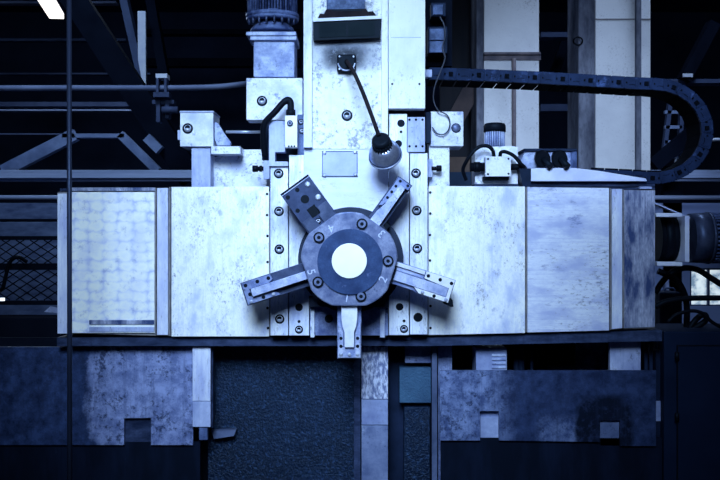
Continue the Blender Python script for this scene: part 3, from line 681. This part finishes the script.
# ------------------------------------------------------------------ geared motor, top left
gm = thing('geared_motor', 'ribbed blue motor standing on a flanged gearbox left of the ram', 'motor', P(274, 77, .1))
x_, yc = 272.5, .16
def vc(px, a, b, r, y=yc, seg=40, r2=None):
    return MB().cyl(P(px, b, y), P(px, a, y), r * S(y), (r2 or r) * S(y), seg=seg)
part('body', vc(x_, -60, 17, 22), 'motor_dark', gm)
for i in range(26):
    a = math.pi * (1.02 + .96 * i / 25); p = P(x_, 0, yc)
    dx, dy = math.cos(a) * 24 * S(yc), math.sin(a) * 24 * S(yc)
    if i % 1 == 0:
        m_ = MB(); q0 = Vector((p.x + dx, yc + dy, P(0, 16.5, yc).z)); q1 = Vector((p.x + dx, yc + dy, P(0, -60, yc).z)); m_.cyl(q0, q1, .0055, seg=6)
        part('fin', m_, 'motor', gm)
part('fin_boss', MB().pbox(268, 8, 278, 14.5, .03, .05, .004), 'motor', gm)
part('flange', vc(x_, 15, 19, 26.5).cyl(P(x_, 22, yc), P(x_, 19, yc), 25.5 * S(yc), 26.5 * S(yc), seg=40), 'motor', gm)
part('bell', MB().loft([(P(x_, 33, yc), 22.5 * S(yc)), (P(x_, 29.5, yc), 21.5 * S(yc)), (P(x_, 26, yc), 18.5 * S(yc)), (P(x_, 23, yc), 14 * S(yc)), (P(x_, 20, yc), 13 * S(yc))], 40), 'motor', gm)
for a in range(8):
    th = math.pi * (1.15 + .7 * a / 7); part('flange_bolt', MB().cyl(P(x_, 27, yc) + Vector((math.cos(th) * .128, math.sin(th) * .128, 0)), P(x_, 21, yc) + Vector((math.cos(th) * .128, math.sin(th) * .128, 0)), .006, seg=6), 'dark_steel', gm)
part('adapter_plate', MB().pbox(246, 31.5, 296, 35.5, .02, .27, .004).pbox(250, 35.5, 296.5, 40, .03, .25, .004), 'castblue', gm)
part('gearbox', MB().pbox(253.5, 40, 294.5, 76.5, .05, .22, .006), 'castblue', gm)
part('foot_plate', MB().pbox(254, 70.5, 294, 76.8, .045, .02), 'castblue', gm)
gh = thing('gear_housing', 'square white housing with one bolt under the geared motor', 'housing', P(274, 120, .05))
part('case', MB().pbox(246.3, 78, 302.5, 120, .0, .14, .004), 'block', gh)
bolt(262, 101, 4.9, 0, gh, 'socket')
mt = thing('mount_plate', 'dark mounting plate between the white housing and the saddle block', 'plate', P(290, 122, .0))
part('plate', MB().pbox(297.5, 114.5, 305, 176, -.05, .08), 'motor', mt)
part('plate_back', MB().pbox(262, 118, 304, 160, .02, .1), 'motor_dark', mt)
for px, py in ((301, 122), (302, 131), (300, 171.5)): bolt(px, py, 2.8, -.051, mt, 'socket')
ls = thing('limit_switch', 'ivory limit switch on the saddle beside the black hose', 'switch', P(291, 147, -.1))
part('case', MB().pbox(285, 115.5, 297.2, 147.5, -.13, .06), 'ivory', ls)
bolt(290, 123.3, 3, -.131, ls, 'hex')
for px in (288.8, 291.6, 294.5): bolt(px, 146.2, .9, -.131, ls, 'hole', 'screw')
ho = thing('hose', 'black hose bending up over the ivory limit switch', 'hose', P(275, 150, -.08))
part('hose_run', MB().ptube([(289, 101, -.1), (283.5, 102.5, -.1), (275, 112, -.1), (266, 121.5, -.09), (263.5, 130, -.08), (263.5, 143, -.06), (265, 156, -.04)], 3.2, 14), 'black', ho)
part('elbow', MB().ptube([(283, 102.5, -.1), (288, 100, -.1), (290.5, 103, -.1), (290.7, 110, -.1)], 3.4, 14), 'blackplastic', ho)
part('nut', MB().cyl(P(290.7, 110, -.1), P(290.7, 116, -.1), 5 * S(-.1), seg=6), 'blackplastic', ho)
solo('jack_screw', MB().cyl(P(252.5, 168.7, -.02), P(258, 168.7, -.02), 3.4 * S(0), seg=6).cyl(P(257, 168.7, -.02), P(264, 168.7, -.02), 2.2 * S(0), seg=12).cyl(P(259.5, 168.7, -.02), P(262, 168.7, -.02), 3.2 * S(0), seg=6),
     M['black'], 'black jack screw on the left side of the saddle', 'screw')

# ------------------------------------------------------------------ left bracket
lb = thing('bracket', 'white block bracket on a post above the left of the crossrail', 'bracket', P(200, 187, .1))
part('head_block', MB().pbox(180, 112, 213.3, 146.5, .03, .22, .003), 'block', lb)
part('top_cap', MB().pbox(179.5, 110.8, 213.8, 112.6, .025, .23), 'block_mid', lb)
bolt(187.7, 128.5, 5, .03, lb, 'socket')
part('post', MB().pbox(191.5, 146, 210.5, 187.5, .05, .15), 'block_mid', lb)
part('arm', MB().pbox(211, 146.3, 240.5, 154, .03, .12), 'block', lb)
part('lever', MB().prism([(214.5, 122), (218, 123), (224, 133), (231, 142.5), (230, 145.5), (217, 145.5), (214.5, 139)], .05, .03, .003), 'castblue', lb)
part('side_tab', MB().pbox(177.5, 130, 180, 140, .05, .1), 'block_mid', lb)
solo('support_block', MB().prism([(211, 158), (225, 154.5), (241, 154), (243, 149.5), (262, 149.5), (266.5, 162), (266.5, 188), (211, 188)], .16, .2, .002), M['block'], 'pale support block behind the left bracket post', 'block')
solo('rod', MB().cyl(P(226, 132, .12), P(264, 132, .12), 1.6 * S(.12), seg=12), M['bolt_steel'], 'thin bright rod between the left bracket and black hose', 'rod')
# ------------------------------------------------------------------ right bracket
rb = thing('bracket', 'white block bracket on a post right of the ram', 'bracket', P(441, 187, .1))
part('head_block', MB().pbox(430, 111.5, 463.5, 146.2, .03, .22, .004), 'block', rb)
bolt(456, 128, 4.8, .03, rb, 'dome', label='large dark domed bolt')
part('post', MB().pbox(429, 145.5, 449.5, 186.5, .05, .15), 'block', rb)
part('side_plate', MB().pbox(425.5, 159, 432.5, 177, .0, .06), 'block_mid', rb)
part('side_plate', MB().pbox(425.5, 112, 431, 143, .01, .06), 'motor_dark', rb)
solo('jack_screw', MB().cyl(P(441.5, 168.5, -.0), P(436.5, 168.5, -.0), 3.2 * S(0), seg=6).cyl(P(438, 168.5, 0), P(431.5, 168.5, 0), 2.1 * S(0), seg=12), M['black'], 'black jack screw on the right side of the saddle', 'screw')
# junction boxes beside the cover plate
j1 = thing('junction_box', 'small grey junction box at the top right of the ram cover', 'box', P(438, 17, .15))
part('case', MB().pbox(431, 2.5, 446, 16.5, .1, .125, .004), 'motor_dark', j1)
part('cover', MB().pbox(433, 4.5, 443, 14.5, .09, .02), 'motor', j1)
j2 = thing('junction_box', 'larger grey junction box below the small one beside the ram cover', 'box', P(438, 53, .15))
part('case', MB().pbox(428, 26.5, 447.5, 53.5, .1, .12, .004), 'motor_dark', j2)
part('cover', MB().pbox(429.5, 41, 444, 52.5, .09, .02), 'motor', j2)
part('cover', MB().pbox(429.5, 28.5, 444, 40, .09, .02), 'motor', j2)
solo('mounting_bar', MB().box(P(425, 0, .22).x, P(452, 0, .22).x, .22, .3, P(0, 66, .22).z, P(0, -50, .22).z), M['beam'], 'dark bar carrying the two junction boxes', 'bar')
solo('wire', MB().ptube([(440, 17, .08), (444, 25, .07), (445, 36, .06), (442.5, 48, .06), (445, 58, .0), (441, 70, -.02), (435, 86, -.02), (433.5, 99, -.0), (438, 110, .0), (447, 115, .01), (450, 124, .01), (446, 133, .01), (438, 134, .01), (432, 127, .01)], .7, 6), mat('dark_wire', (.05, .055, .08), rough=.5), 'thin dark wire looping down from the small junction box', 'wire')

# ------------------------------------------------------------------ pump motor
pm = thing('pump_motor', 'small ribbed pump motor standing on a block right of the ram', 'motor', P(495, 187, .1))
part('base_block', MB().prism([(475, 151), (479, 147), (512, 146), (518, 147), (518, 184), (475, 184)], .1, .15, .003), 'block', pm)
yc = .17
part('body', vc(494.7, 129, 147, 9.3, yc), 'motor', pm)
for i in range(14):
    a = math.pi * (1.0 + i / 13); q = P(494.7, 0, yc)
    part('fin', MB().cyl(Vector((q.x + math.cos(a) * 9.6 * S(yc), yc + math.sin(a) * 9.6 * S(yc), P(0, 146.5, yc).z)), Vector((q.x + math.cos(a) * 9.6 * S(yc), yc + math.sin(a) * 9.6 * S(yc), P(0, 131.5, yc).z)), .0035, seg=6), 'castblue', pm)
part('fan_cap', MB().loft([(P(494.7, 132, yc), 11 * S(yc)), (P(494.7, 126, yc), 11 * S(yc)), (P(494.7, 123.8, yc), 9.8 * S(yc)), (P(494.7, 123.2, yc), 7.5 * S(yc))], 32), 'blackplastic', pm, 'dark fan cap')
tcv = part('terminal_cover', MB().pbox(485.5, 156.5, 511, 176.5, .02, .1, .003), 'block', pm)
for px, py in ((488, 159), (508.5, 158.8), (488, 174.2), (508.5, 173.8)): bolt(px, py, 1.1, .02, tcv, 'hole', 'screw')
part('coupling', MB().cyl(P(470, 167, .06), P(486, 167, .06), 4.4 * S(.06), seg=20).cyl(P(474, 167, .06), P(480, 167, .06), 5.2 * S(.06), seg=20), 'black', pm)
part('coupling', MB().cyl(P(511, 167, .06), P(522, 167, .06), 3.2 * S(.06), seg=20), 'black', pm)
part('drip_edge', MB().pbox(483, 176.5, 509, 180, .05, .07), 'black', pm)
part('foot', MB().pbox(474, 184, 519, 188, .09, .17), 'way', pm)
solo('cable', MB().ptube([(494, 157, .05), (492.5, 150, .03), (487, 146, .03), (479, 147, .03), (472, 153, .03), (466, 162, .04), (463, 170, .06), (466, 180, .08)], 1.9, 10), M['black'], 'black cable arching left from the pump terminal cover', 'cable')
solo('cable', MB().ptube([(500, 157, .05), (501, 152.5, .03), (506, 152, .03), (514, 156, .03), (521, 164, .03), (526, 170, .04), (527, 182, .05)], 1.9, 10), M['black'], 'black cable arching right from the pump terminal cover', 'cable')

# ------------------------------------------------------------------ terminal box, tray, cable carrier
tb = thing('terminal_box', 'grey terminal box with two black connectors on the crossrail top', 'box', P(548, 168, .1))
part('case', MB().prism([(526, 150), (573, 150), (573, 168.5), (521, 168.5), (521, 160)], .1, .2, .003), 'castblue', tb)
part('lid', MB().pbox(524, 148.5, 577, 151, .08, .24), 'motor_dark', tb)
part('end_plate', MB().pbox(571, 150.5, 577, 169, .09, .2), 'motor', tb)
for px in (543, 560):
    cn = part('connector', MB().cyl(P(px - 1, 157.5, .1), P(px, 159.5, .02), 8 * S(.05), 7.6 * S(.02), seg=24), 'black', tb)
    part('gland', MB().cyl(P(px, 159, .03), P(px + 8, 166.5, -.01), 3.2 * S(.02), seg=14), 'blackplastic', cn)
ty = thing('carrier_tray', 'pale tapering tray on the crossrail under the cable carrier', 'tray', P(580, 187, .1))
part('front_lip', MB().prism([(531, 168.5), (545, 168), (575, 168), (600, 171), (646, 178.5), (647, 181.2), (531, 181.2)], .02, .02, .002), 'tray', ty)
part('floor', MB().prism([(531, 181.2), (655, 181.2), (655, 186.5), (531, 186.5)], .06, .36), 'way', ty, 'dark tray base')
part('end_piece', MB().prism([(519, 168.5), (531, 168.5), (531, 187), (523, 187)], .02, .3), 'motor_dark', ty)
part('foot_tab', MB().pbox(640, 186.5, 652, 189, .01, .2), 'block_mid', ty)
path = [(430, 73.3), (480, 74.8), (530, 77), (590, 80.3), (640, 83.3)]
NA = 28
for i in range(1, NA):
    a = -math.pi / 2 + math.pi * i / NA
    path.append((655 + 53 * math.cos(a) + (0), 131 + 47.3 * math.sin(a)))
path += [(655, 178.3), (625, 176.5), (580, 174.5)]
# resample
def resample(pts, step):
    out = [Vector((*pts[0], 0))]; acc = 0
    for a, b in zip(pts, pts[1:]):
        a, b = Vector((*a, 0)), Vector((*b, 0)); L_ = (b - a).length; t = step - acc
        while t <= L_: out.append(a + (b - a) * (t / L_)); t += step
        acc = L_ - (t - step)
    return out
YK = .05; WK = .23
cc = thing('cable_carrier', 'long dark segmented cable carrier looping over the right of the crossrail', 'cable carrier', P(560, 187, .2))
pr = resample(path, 14.0)
for i, (a, b) in enumerate(zip(pr, pr[1:])):
    t = (b - a).normalized(); n = Vector((t.y, -t.x, 0))       # n points up on the top run
    def q(u, v): w = a + t * u + n * v; return (w.x, w.y)
    L_ = 14.0; mb = MB()
    hh = 6.0
    mb.prism([q(-1.5, -hh + 1), q(0, -hh), q(L_ - 1.0, -hh), q(L_ - .3, -hh + 1.5), q(L_ - .3, hh - 1.5), q(L_ - 1.0, hh), q(0, hh), q(-1.5, hh - 1)], YK + (.004 if i % 2 else 0), .02, .0015)
    mb.mi = 1
    s_ = 2.1
    if i % 2: mb.prism([q(L_ * .5 - s_, -s_), q(L_ * .5 + s_, -s_), q(L_ * .5 + s_, s_), q(L_ * .5 - s_, s_)], YK - .003, .006)
    else: mb.prism([q(L_ * .5 - 3.4, -2.6), q(L_ * .5, -1.2), q(L_ * .5 + 3.4, -2.6), q(L_ * .5 + 3.4, -1.8), q(L_ * .5 - 3.4, -1.8)], YK - .001, .004)
    mb.prism([q(.2, -.9), q(1.6, -.9), q(1.6, .9), q(.2, .9)], YK - .002, .004)
    mb.mi = 0
    mb.prism([q(L_ - 4, -3.4), q(L_ - 2.8, -3.4), q(L_ - 2.2, 0), q(L_ - 2.8, 3.4), q(L_ - 4, 3.4)], YK - .004, .005)
    mb.mi = 1
    mb.prism([q(0, -hh - 1.5), q(L_ - 1.6, -hh - 1.5), q(L_ - 1.6, hh), q(0, hh)], YK + WK, .02)
    for v0, v1 in ((-hh, -hh + 1.2), (hh - 1.2, hh)):
        mb.prism([q(.2, v0), q(L_ - 1.4, v0), q(L_ - 1.4, v1), q(.2, v1)], YK + .015, WK)
    part('link', mb, [M['chain'], M['chain_in']], cc)
part('end_bracket', MB().pbox(424.5, 69.5, 432, 77, YK - .01, .05), 'block_mid', cc)

# ------------------------------------------------------------------ right end drive motor
dm = thing('drive_motor', 'large dark ribbed motor bolted to the right end of the crossrail', 'motor', P(700, 264, .2))
ym = .25
def hc(a, b, r, py=238, r2=None, seg=40): return MB().cyl(P(a, py, ym), P(b, py, ym), r * S(ym), (r2 or r) * S(ym), seg=seg)
part('coupling_cover', hc(656, 681, 23).cyl(P(660, 238, ym), P(668, 238, ym), 24.5 * S(ym), seg=40), 'black', dm)
part('bracket_bar', MB().pbox(656, 213, 682, 217, .05, .12, .003), 'tray', dm, 'pale bracket bar')
part('bracket_bar', MB().pbox(657, 262, 682.5, 266, .05, .12, .003), 'tray', dm, 'pale bracket bar')
part('flange', MB().pbox(685, 215.5, 689.5, 262, .06, .34), 'tray', dm, 'pale square flange')
part('end_shield', hc(689, 706, 24.5, 238, 25.5), 'dark_steel', dm)
part('body', hc(705, 790, 22.5), 'motor_dark', dm)
mb = MB()
for i in range(22):
    a = math.pi * (.55 + 1.15 * i / 21)
    dy, dz = math.cos(a), math.sin(a)
    p0 = P(706, 238, ym) + Vector((0, dy * .128, dz * .128)); p1 = P(790, 238, ym) + Vector((0, dy * .128, dz * .128))
    f = MB().cyl(p0, p1, .006, seg=6); part('fin', f, 'motor', dm)
part('fin_band', hc(706, 709, 26), 'dark_steel', dm)
part('mount_bracket', MB().pbox(648, 219, 690, 260, .36, .06), 'motor_dark', dm)
solo('cover_strap', MB().pbar(655, 203, 690, 218, .2, 1.4, .06), M['block_mid'], 'thin slanting strap above the drive motor coupling', 'strap')
for n, (pts, r, lab) in enumerate((
        ([(658, 271, .3), (667, 275, .3), (678, 282, .32), (685, 296, .34), (687, 312, .36), (686, 331, .38)], 3.2, 'thick black hose curving down beside the cabinet top'),
        ([(655, 293, .34), (663, 281, .34), (673, 272, .34), (685, 268, .34), (698, 270, .34), (711, 278, .34), (730, 290, .34)], 3.0, 'black hose slanting across the upper window pane'),
        ([(655, 307, .30), (665, 302, .30), (680, 299, .30), (700, 298, .30), (735, 298, .30)], 2.8, 'black hose running level across the lower window'),
        ([(668, 322, .26), (676, 315, .26), (690, 311, .26), (702, 313, .26), (712, 322, .26), (726, 330, .26)], 1.8, 'thin black hose arching over the cabinet top'),
        ([(688, 331, .33), (693, 323, .33), (700, 316, .33), (705, 315, .33), (706, 320, .33), (698, 326, .33), (690, 330, .33)], 3.0, 'black hose coiled in a small loop on the cabinet'))):
    solo('hose', MB().ptube(pts, r, 12), M['black'], lab, 'hose', 'hoses beside the window')
bag = thing('tool_case', 'dark case with a handle behind the hoses at right', 'case', P(670, 330, 1.2))
part('case', MB().pbox(660, 292, 681, 331, 1.2, .25, .01), 'motor_dark', bag)
part('handle', MB().ptube([(664, 292, 1.3), (666, 288.5, 1.3), (673, 288.5, 1.3), (675, 292, 1.3)], 1.0, 8), 'motor', bag)
solo('pale_post', MB().box(P(665.5, 0, 2.5).x, P(669, 0, 2.5).x, 2.5, 2.55, 0, P(0, 276, 2.5).z), M['pillar_mid'], 'small pale post behind the dark case', 'post')
solo('bench', MB().box(P(655, 0, 1.15).x, P(690, 0, 1.15).x, 1.15, 1.6, 0, P(0, 331, 1.15).z), M['beam'], 'dark bench under the case behind the cabinet', 'bench')

# ------------------------------------------------------------------ cabinet, right bottom
cb_ = thing('cabinet', 'dark blue cabinet at the lower right corner', 'cabinet', (P(700, 0, .1).x, .1, 0))
ztop = P(0, 331.5, .1).z
part('body', MB().box(P(664, 0, .1).x, P(790, 0, .1).x, .1, .6, 0, ztop, .006), 'cabinet', cb_)
dr = part('door', MB().box(P(678, 0, .08).x, P(785, 0, .08).x, .08, .1, .06, P(0, 346, .08).z, .004), 'cabinet', cb_)
for py in (356, 417): part('hinge', MB().cyl(P(677, py + 4, .075), P(677, py - 4, .075), 2.2 * S(.075), seg=12), 'black', dr)
mb = MB(); mb.pbox(677.2, 346, 678.2, 545, .078, .01, 0); mb.pbox(677.2, 345.2, 785, 346.2, .078, .01, 0); part('door_gap', mb, 'black', dr)
sp = thing('slot_post', 'slim dark post with a pale band left of the blue cabinet', 'post', (P(658, 0, .16).x, .16, 0))
part('shaft', MB().box(P(656, 0, .16).x, P(660.5, 0, .16).x, .165, .2, 0, P(0, 350, .16).z), 'motor_dark', sp)
part('band', MB().box(P(655.5, 0, .16).x, P(661, 0, .16).x, .158, .168, P(0, 421, .16).z, P(0, 401, .16).z), 'pillar_mid', sp, 'pale band')
solo('cable_bundle', MB().cyl((P(646, 0, .2).x, .2, 0), P(646, 340, .2), 2 * S(.2), seg=10).cyl((P(651, 0, .2).x, .2, 0), P(651, 340, .2), 2 * S(.2), seg=10).cyl((P(657, 0, .22).x, .22, 0), P(657, 340, .22), 2.5 * S(.2), seg=10),
     M['motor_dark'], 'dark upright cables left of the blue cabinet', 'cables')

# ------------------------------------------------------------------ lower guards
YG = .1
zf = 540
Wl = patch_mat('patchy_guard', (.034, .060, .165), (.008, .015, .05), [((.27, .33, .60), (.11, .145, .32), .40, .24, .345, .275, .06)])  # ragged pale patch on the right part of the sheet
solo('guard_sheet', MB().prism([(-40, 347), (193, 347), (193, 445), (151, 445), (151, 418), (124, 418), (124, 445), (-40, 445)], YG, .02), Wl,
     'stained blue guard sheet with a pale ragged patch under the left crossrail', 'guard sheet')
solo('notch_block', MB().pbox(123, 417, 152, 446, YG + .03, .08), M['way'], 'dark square block in the notch of the left guard sheet', 'block')
solo('guard_sheet', MB().box(P(-40, 0, YG + .02).x, P(200, 0, YG + .02).x, YG + .02, YG + .05, 0, P(0, 443, YG).z), M['guard_low'], 'lower dark streaked sheet beneath the stained left guard', 'guard sheet')
ps = thing('support_strip', 'pale scratched upright strip hanging at the edge of the left guard', 'strip', P(201, 427, .06))
part('upper_piece', MB().pbox(192.5, 347, 210.5, 401, .06, .03), 'strip', ps)
part('lower_piece', MB().pbox(192.5, 401.5, 210.5, 427, .06, .03), 'block_mid', ps)
part('peg', MB().pbox(199, 427, 207.5, 440, .07, .03), 'motor', ps)
part('backing', MB().pbox(208, 347, 213, 428, .1, .05), 'way', ps)
solo('floor_bracket', MB().prism([(211, 431), (236, 430), (234, 436), (214, 439)], .2, .05), M['guard'], 'small dim bracket on the dark rough sheet near the peg', 'bracket')
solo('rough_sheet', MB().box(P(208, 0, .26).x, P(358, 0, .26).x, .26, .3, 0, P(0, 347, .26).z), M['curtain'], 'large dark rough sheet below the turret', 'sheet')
solo('side_post', MB().box(P(354, 0, .2).x, P(360.5, 0, .2).x, .2, .3, 0, P(0, 347, .2).z), M['way'], 'narrow dark post at the right edge of the rough sheet', 'post')
up = thing('upright', 'pale upright of three stacked metal pieces below the turret', 'upright', (P(375, 0, .12).x, .12, 0))
part('upper_piece', MB().pbox(361.5, 347, 388, 399, .12, .06), 'textured', up, 'scored top piece')
part('middle_piece', MB().pbox(361.5, 399.7, 388, 424.8, .12, .06), 'pillar_mid', up)
part('lower_piece', MB().box(P(361.5, 0, .12).x, P(388, 0, .12).x, .12, .18, 0, P(0, 425.6, .12).z, .002), 'upright_low', up)
solo('recess_sheet', MB().box(P(389, 0, .3).x, P(440, 0, .3).x, .3, .34, 0, P(0, 345, .3).z), M['motor_dark'], 'dark recessed sheet right of the pale upright', 'sheet')
solo('scored_block', MB().pbox(405, 345, 431, 363, .2, .08), M['saddle_low'], 'dim scored block above the teal square pad', 'block')
solo('square_pad', MB().pbox(399.5, 367.5, 431, 403, .2, .08, .004), M['teal'], 'square rough teal pad in the dark recess', 'pad')
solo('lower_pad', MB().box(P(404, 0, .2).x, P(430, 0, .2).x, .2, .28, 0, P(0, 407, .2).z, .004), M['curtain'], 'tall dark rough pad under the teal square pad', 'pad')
solo('side_post', MB().box(P(432, 0, .15).x, P(437, 0, .15).x, .15, .3, 0, P(0, 345, .15).z), M['guard'], 'thin dim post left of the right guard sheet', 'post')
solo('scored_strip', MB().box(P(438, 0, .22).x, P(452, 0, .22).x, .22, .27, 0, P(0, 345, .22).z), M['saddle_low'], 'scored metal strip behind the left end of the right guard', 'strip')
Wr = patch_mat('painted_shadow_guard', (.030, .050, .135), (.008, .015, .05), [((.19, .25, .47), (.05, .075, .19), -.45, .19, .22, .28, .35), ((.13, .175, .34), (.03, .05, .14), .08, .04, .12, .1, .25), ((.003, .005, .018), (.002, .004, .013), .285, -.02, .145, .275, .08)])  # pale patches paint light falloff into the colour, the dark one a cast shadow
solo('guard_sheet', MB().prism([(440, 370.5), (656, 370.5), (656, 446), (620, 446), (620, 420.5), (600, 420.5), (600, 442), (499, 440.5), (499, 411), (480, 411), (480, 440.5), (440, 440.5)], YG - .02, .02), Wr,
     'mottled blue guard sheet with two notches, painted light falloff and a painted shadow arch at right', 'guard sheet')
solo('notch_block', MB().pbox(480, 417, 499.5, 440.5, YG + .01, .05), M['pillar_mid'], 'pale block in the left notch of the right guard sheet', 'block')
solo('notch_block', MB().pbox(600, 420, 620.5, 446, YG + .0, .05), M['block_dim'], 'grey block in the notch within the painted shadow arch', 'block')
solo('guard_sheet', MB().box(P(441, 0, YG).x, P(662, 0, YG).x, YG, YG + .03, 0, P(0, 438, YG).z), M['guard_low'], 'lower dark sheet beneath the mottled right guard', 'guard sheet')
# gap above the right guard
lv = thing('louvre_box', 'pale louvred box seen in the gap over the right guard', 'box', P(491, 372, .08))
part('case', MB().box(P(476, 0, .12).x, P(507, 0, .12).x, .12, .3, 0, P(0, 348, .12).z, .004), 'pillar_mid', lv)
for i in range(4): part('louvre', MB().pbox(492, 354 + i * 4, 506, 356.5 + i * 4, .112, .02), 'castblue', lv)
solo('machine_plate', MB().box(P(610, 0, .12).x, P(641, 0, .12).x, .12, .16, 0, P(0, 341, .12).z, .004), M['block_mid'], 'pale metal plate in the gap near the blue cabinet', 'plate')
solo('cable_bundle', MB().cyl((P(515, 0, .3).x, .3, 0), P(517, 340, .3), 3 * S(.3), seg=12).cyl((P(524, 0, .3).x, .3, 0), P(521, 340, .3), 3 * S(.3), seg=12).cyl((P(530, 0, .3).x, .3, 0), P(532, 340, .3), 1.6 * S(.3), seg=10), M['motor_dark'], 'dark hanging cables in the gap over the right guard', 'cables')
solo('gap_sheet', MB().box(P(573, 0, .5).x, P(606, 0, .5).x, .5, .55, 0, P(0, 340, .5).z), M['motor'], 'dim blue upright sheet in the gap over the right guard', 'sheet')
solo('back_screen', MB().box(P(430, 0, 1.15).x, P(660, 0, 1.15).x, 1.05, 1.1, 0, P(0, 336, 1.1).z), M['beam'], 'dark screen closing the gap behind the right guard', 'screen')
solo('back_screen', MB().box(P(-60, 0, .5).x, P(212, 0, .5).x, .5, .55, 0, P(0, 338, .5).z), M['beam'], 'dark screen behind the left guard sheet', 'screen')

# rod in front of everything
solo('rod', MB().cyl((P(70, 0, -.6).x, -.6, P(0, 540, -.6).z - .2 if False else 0), P(69, -60, -.6), 2.5 * S(-.6), seg=14), M['rod'], 'thin dark upright rod standing before the left end of the crossrail', 'rod')

# ------------------------------------------------------------------ light
w = bpy.data.worlds.new('World'); scene.world = w; w.use_nodes = True
w.node_tree.nodes['Background'].inputs[0].default_value = (.10, .19, .5, 1)
w.node_tree.nodes['Background'].inputs[1].default_value = .045
def light(kind, name, loc, target, energy, color, **kw):
    l = bpy.data.lights.new(name, kind); l.energy = energy; l.color = color
    for k, v in kw.items(): setattr(l, k, v)
    o = bpy.data.objects.new(name, l); col.objects.link(o); o.location = loc
    o.rotation_euler = (Vector(target) - Vector(loc)).to_track_quat('-Z', 'Y').to_euler()
    return o
LC = (.53, .735, 1.0)
light('SPOT', 'hall_floodlight', (-.4, -4.55, 3.95), (-.15, 0, 1.53), 2480, LC, spot_size=math.radians(40), spot_blend=1.0, shadow_soft_size=1.1)
light('SPOT', 'pillar_fill', (1.1, -4.4, 3.3), (1.5, 2.5, 2.1), 1000, (.50, .68, 1.0), spot_size=math.radians(24), spot_blend=1.0, shadow_soft_size=.3)  # added spot that brightens the pillars; stands for no known lamp
light('AREA', 'overhead_hall_light', (0, -2.2, 5.2), (0, .5, 1), 30, LC, size=2.5)
light('AREA', 'strip_lamp_light', (-3.49, 5.95, 4.18), (-3.0, 5.5, 0), 90, (.55, .72, 1.0), shape='RECTANGLE', size=.2, size_y=2.4)
light('SPOT', 'rear_left_fill', (-2.0, .9, 5.0), (-2.3, 4.6, 2.6), 300, (.5, .7, 1.0), spot_size=math.radians(95), spot_blend=.8, shadow_soft_size=.4)  # unseen spot added to lift the steelwork at upper left
light('AREA', 'rear_right_fill', (2.7, 2.0, 5.2), (2.6, 4.0, 0), 60, (.5, .68, 1.0), size=1.0)  # unseen area light added to brighten the background at right

cam = bpy.data.cameras.new('Camera'); co = bpy.data.objects.new('Camera', cam); col.objects.link(co)
co.location = (0, CAMY, CAMZ); co.rotation_euler = (math.pi / 2, 0, 0)
cam.sensor_width = 36; cam.lens = 50; cam.clip_end = 100
scene.camera = co
vs = scene.view_settings
vs.view_transform = 'Standard'; vs.look = 'None'; vs.gamma = 1; vs.use_curve_mapping = False; vs.exposure = 0
GROUPS = {'pillar': 'white painted pillars', 'conduit': 'conduits on the white pillars', 'bracket': 'block brackets above the crossrail', 'jack_screw': 'black jack screws beside the saddle',
          'junction_box': 'junction boxes beside the ram cover', 'cable': 'cables of the pump motor', 'guard_sheet': 'guard sheets under the crossrail', 'notch_block': 'blocks in the guard notches',
          'machine_column': 'dark uprights behind the crossrail', 'back_screen': 'dark screens behind the guards', 'side_post': 'narrow posts under the crossrail', 'cable_bundle': 'dark upright cables at right',
          'steel_beam': 'steel braces and beams of the hall', 'roof_purlin': 'purlins under the roof', 'pipe': 'pipes running through the hall'}
for o in list(col.objects):
    if '_w' in o: del o['_w']
    base_name = o.name.split('.')[0]
    if o.parent is None and base_name in GROUPS and 'group' not in o: o['group'] = GROUPS[base_name]
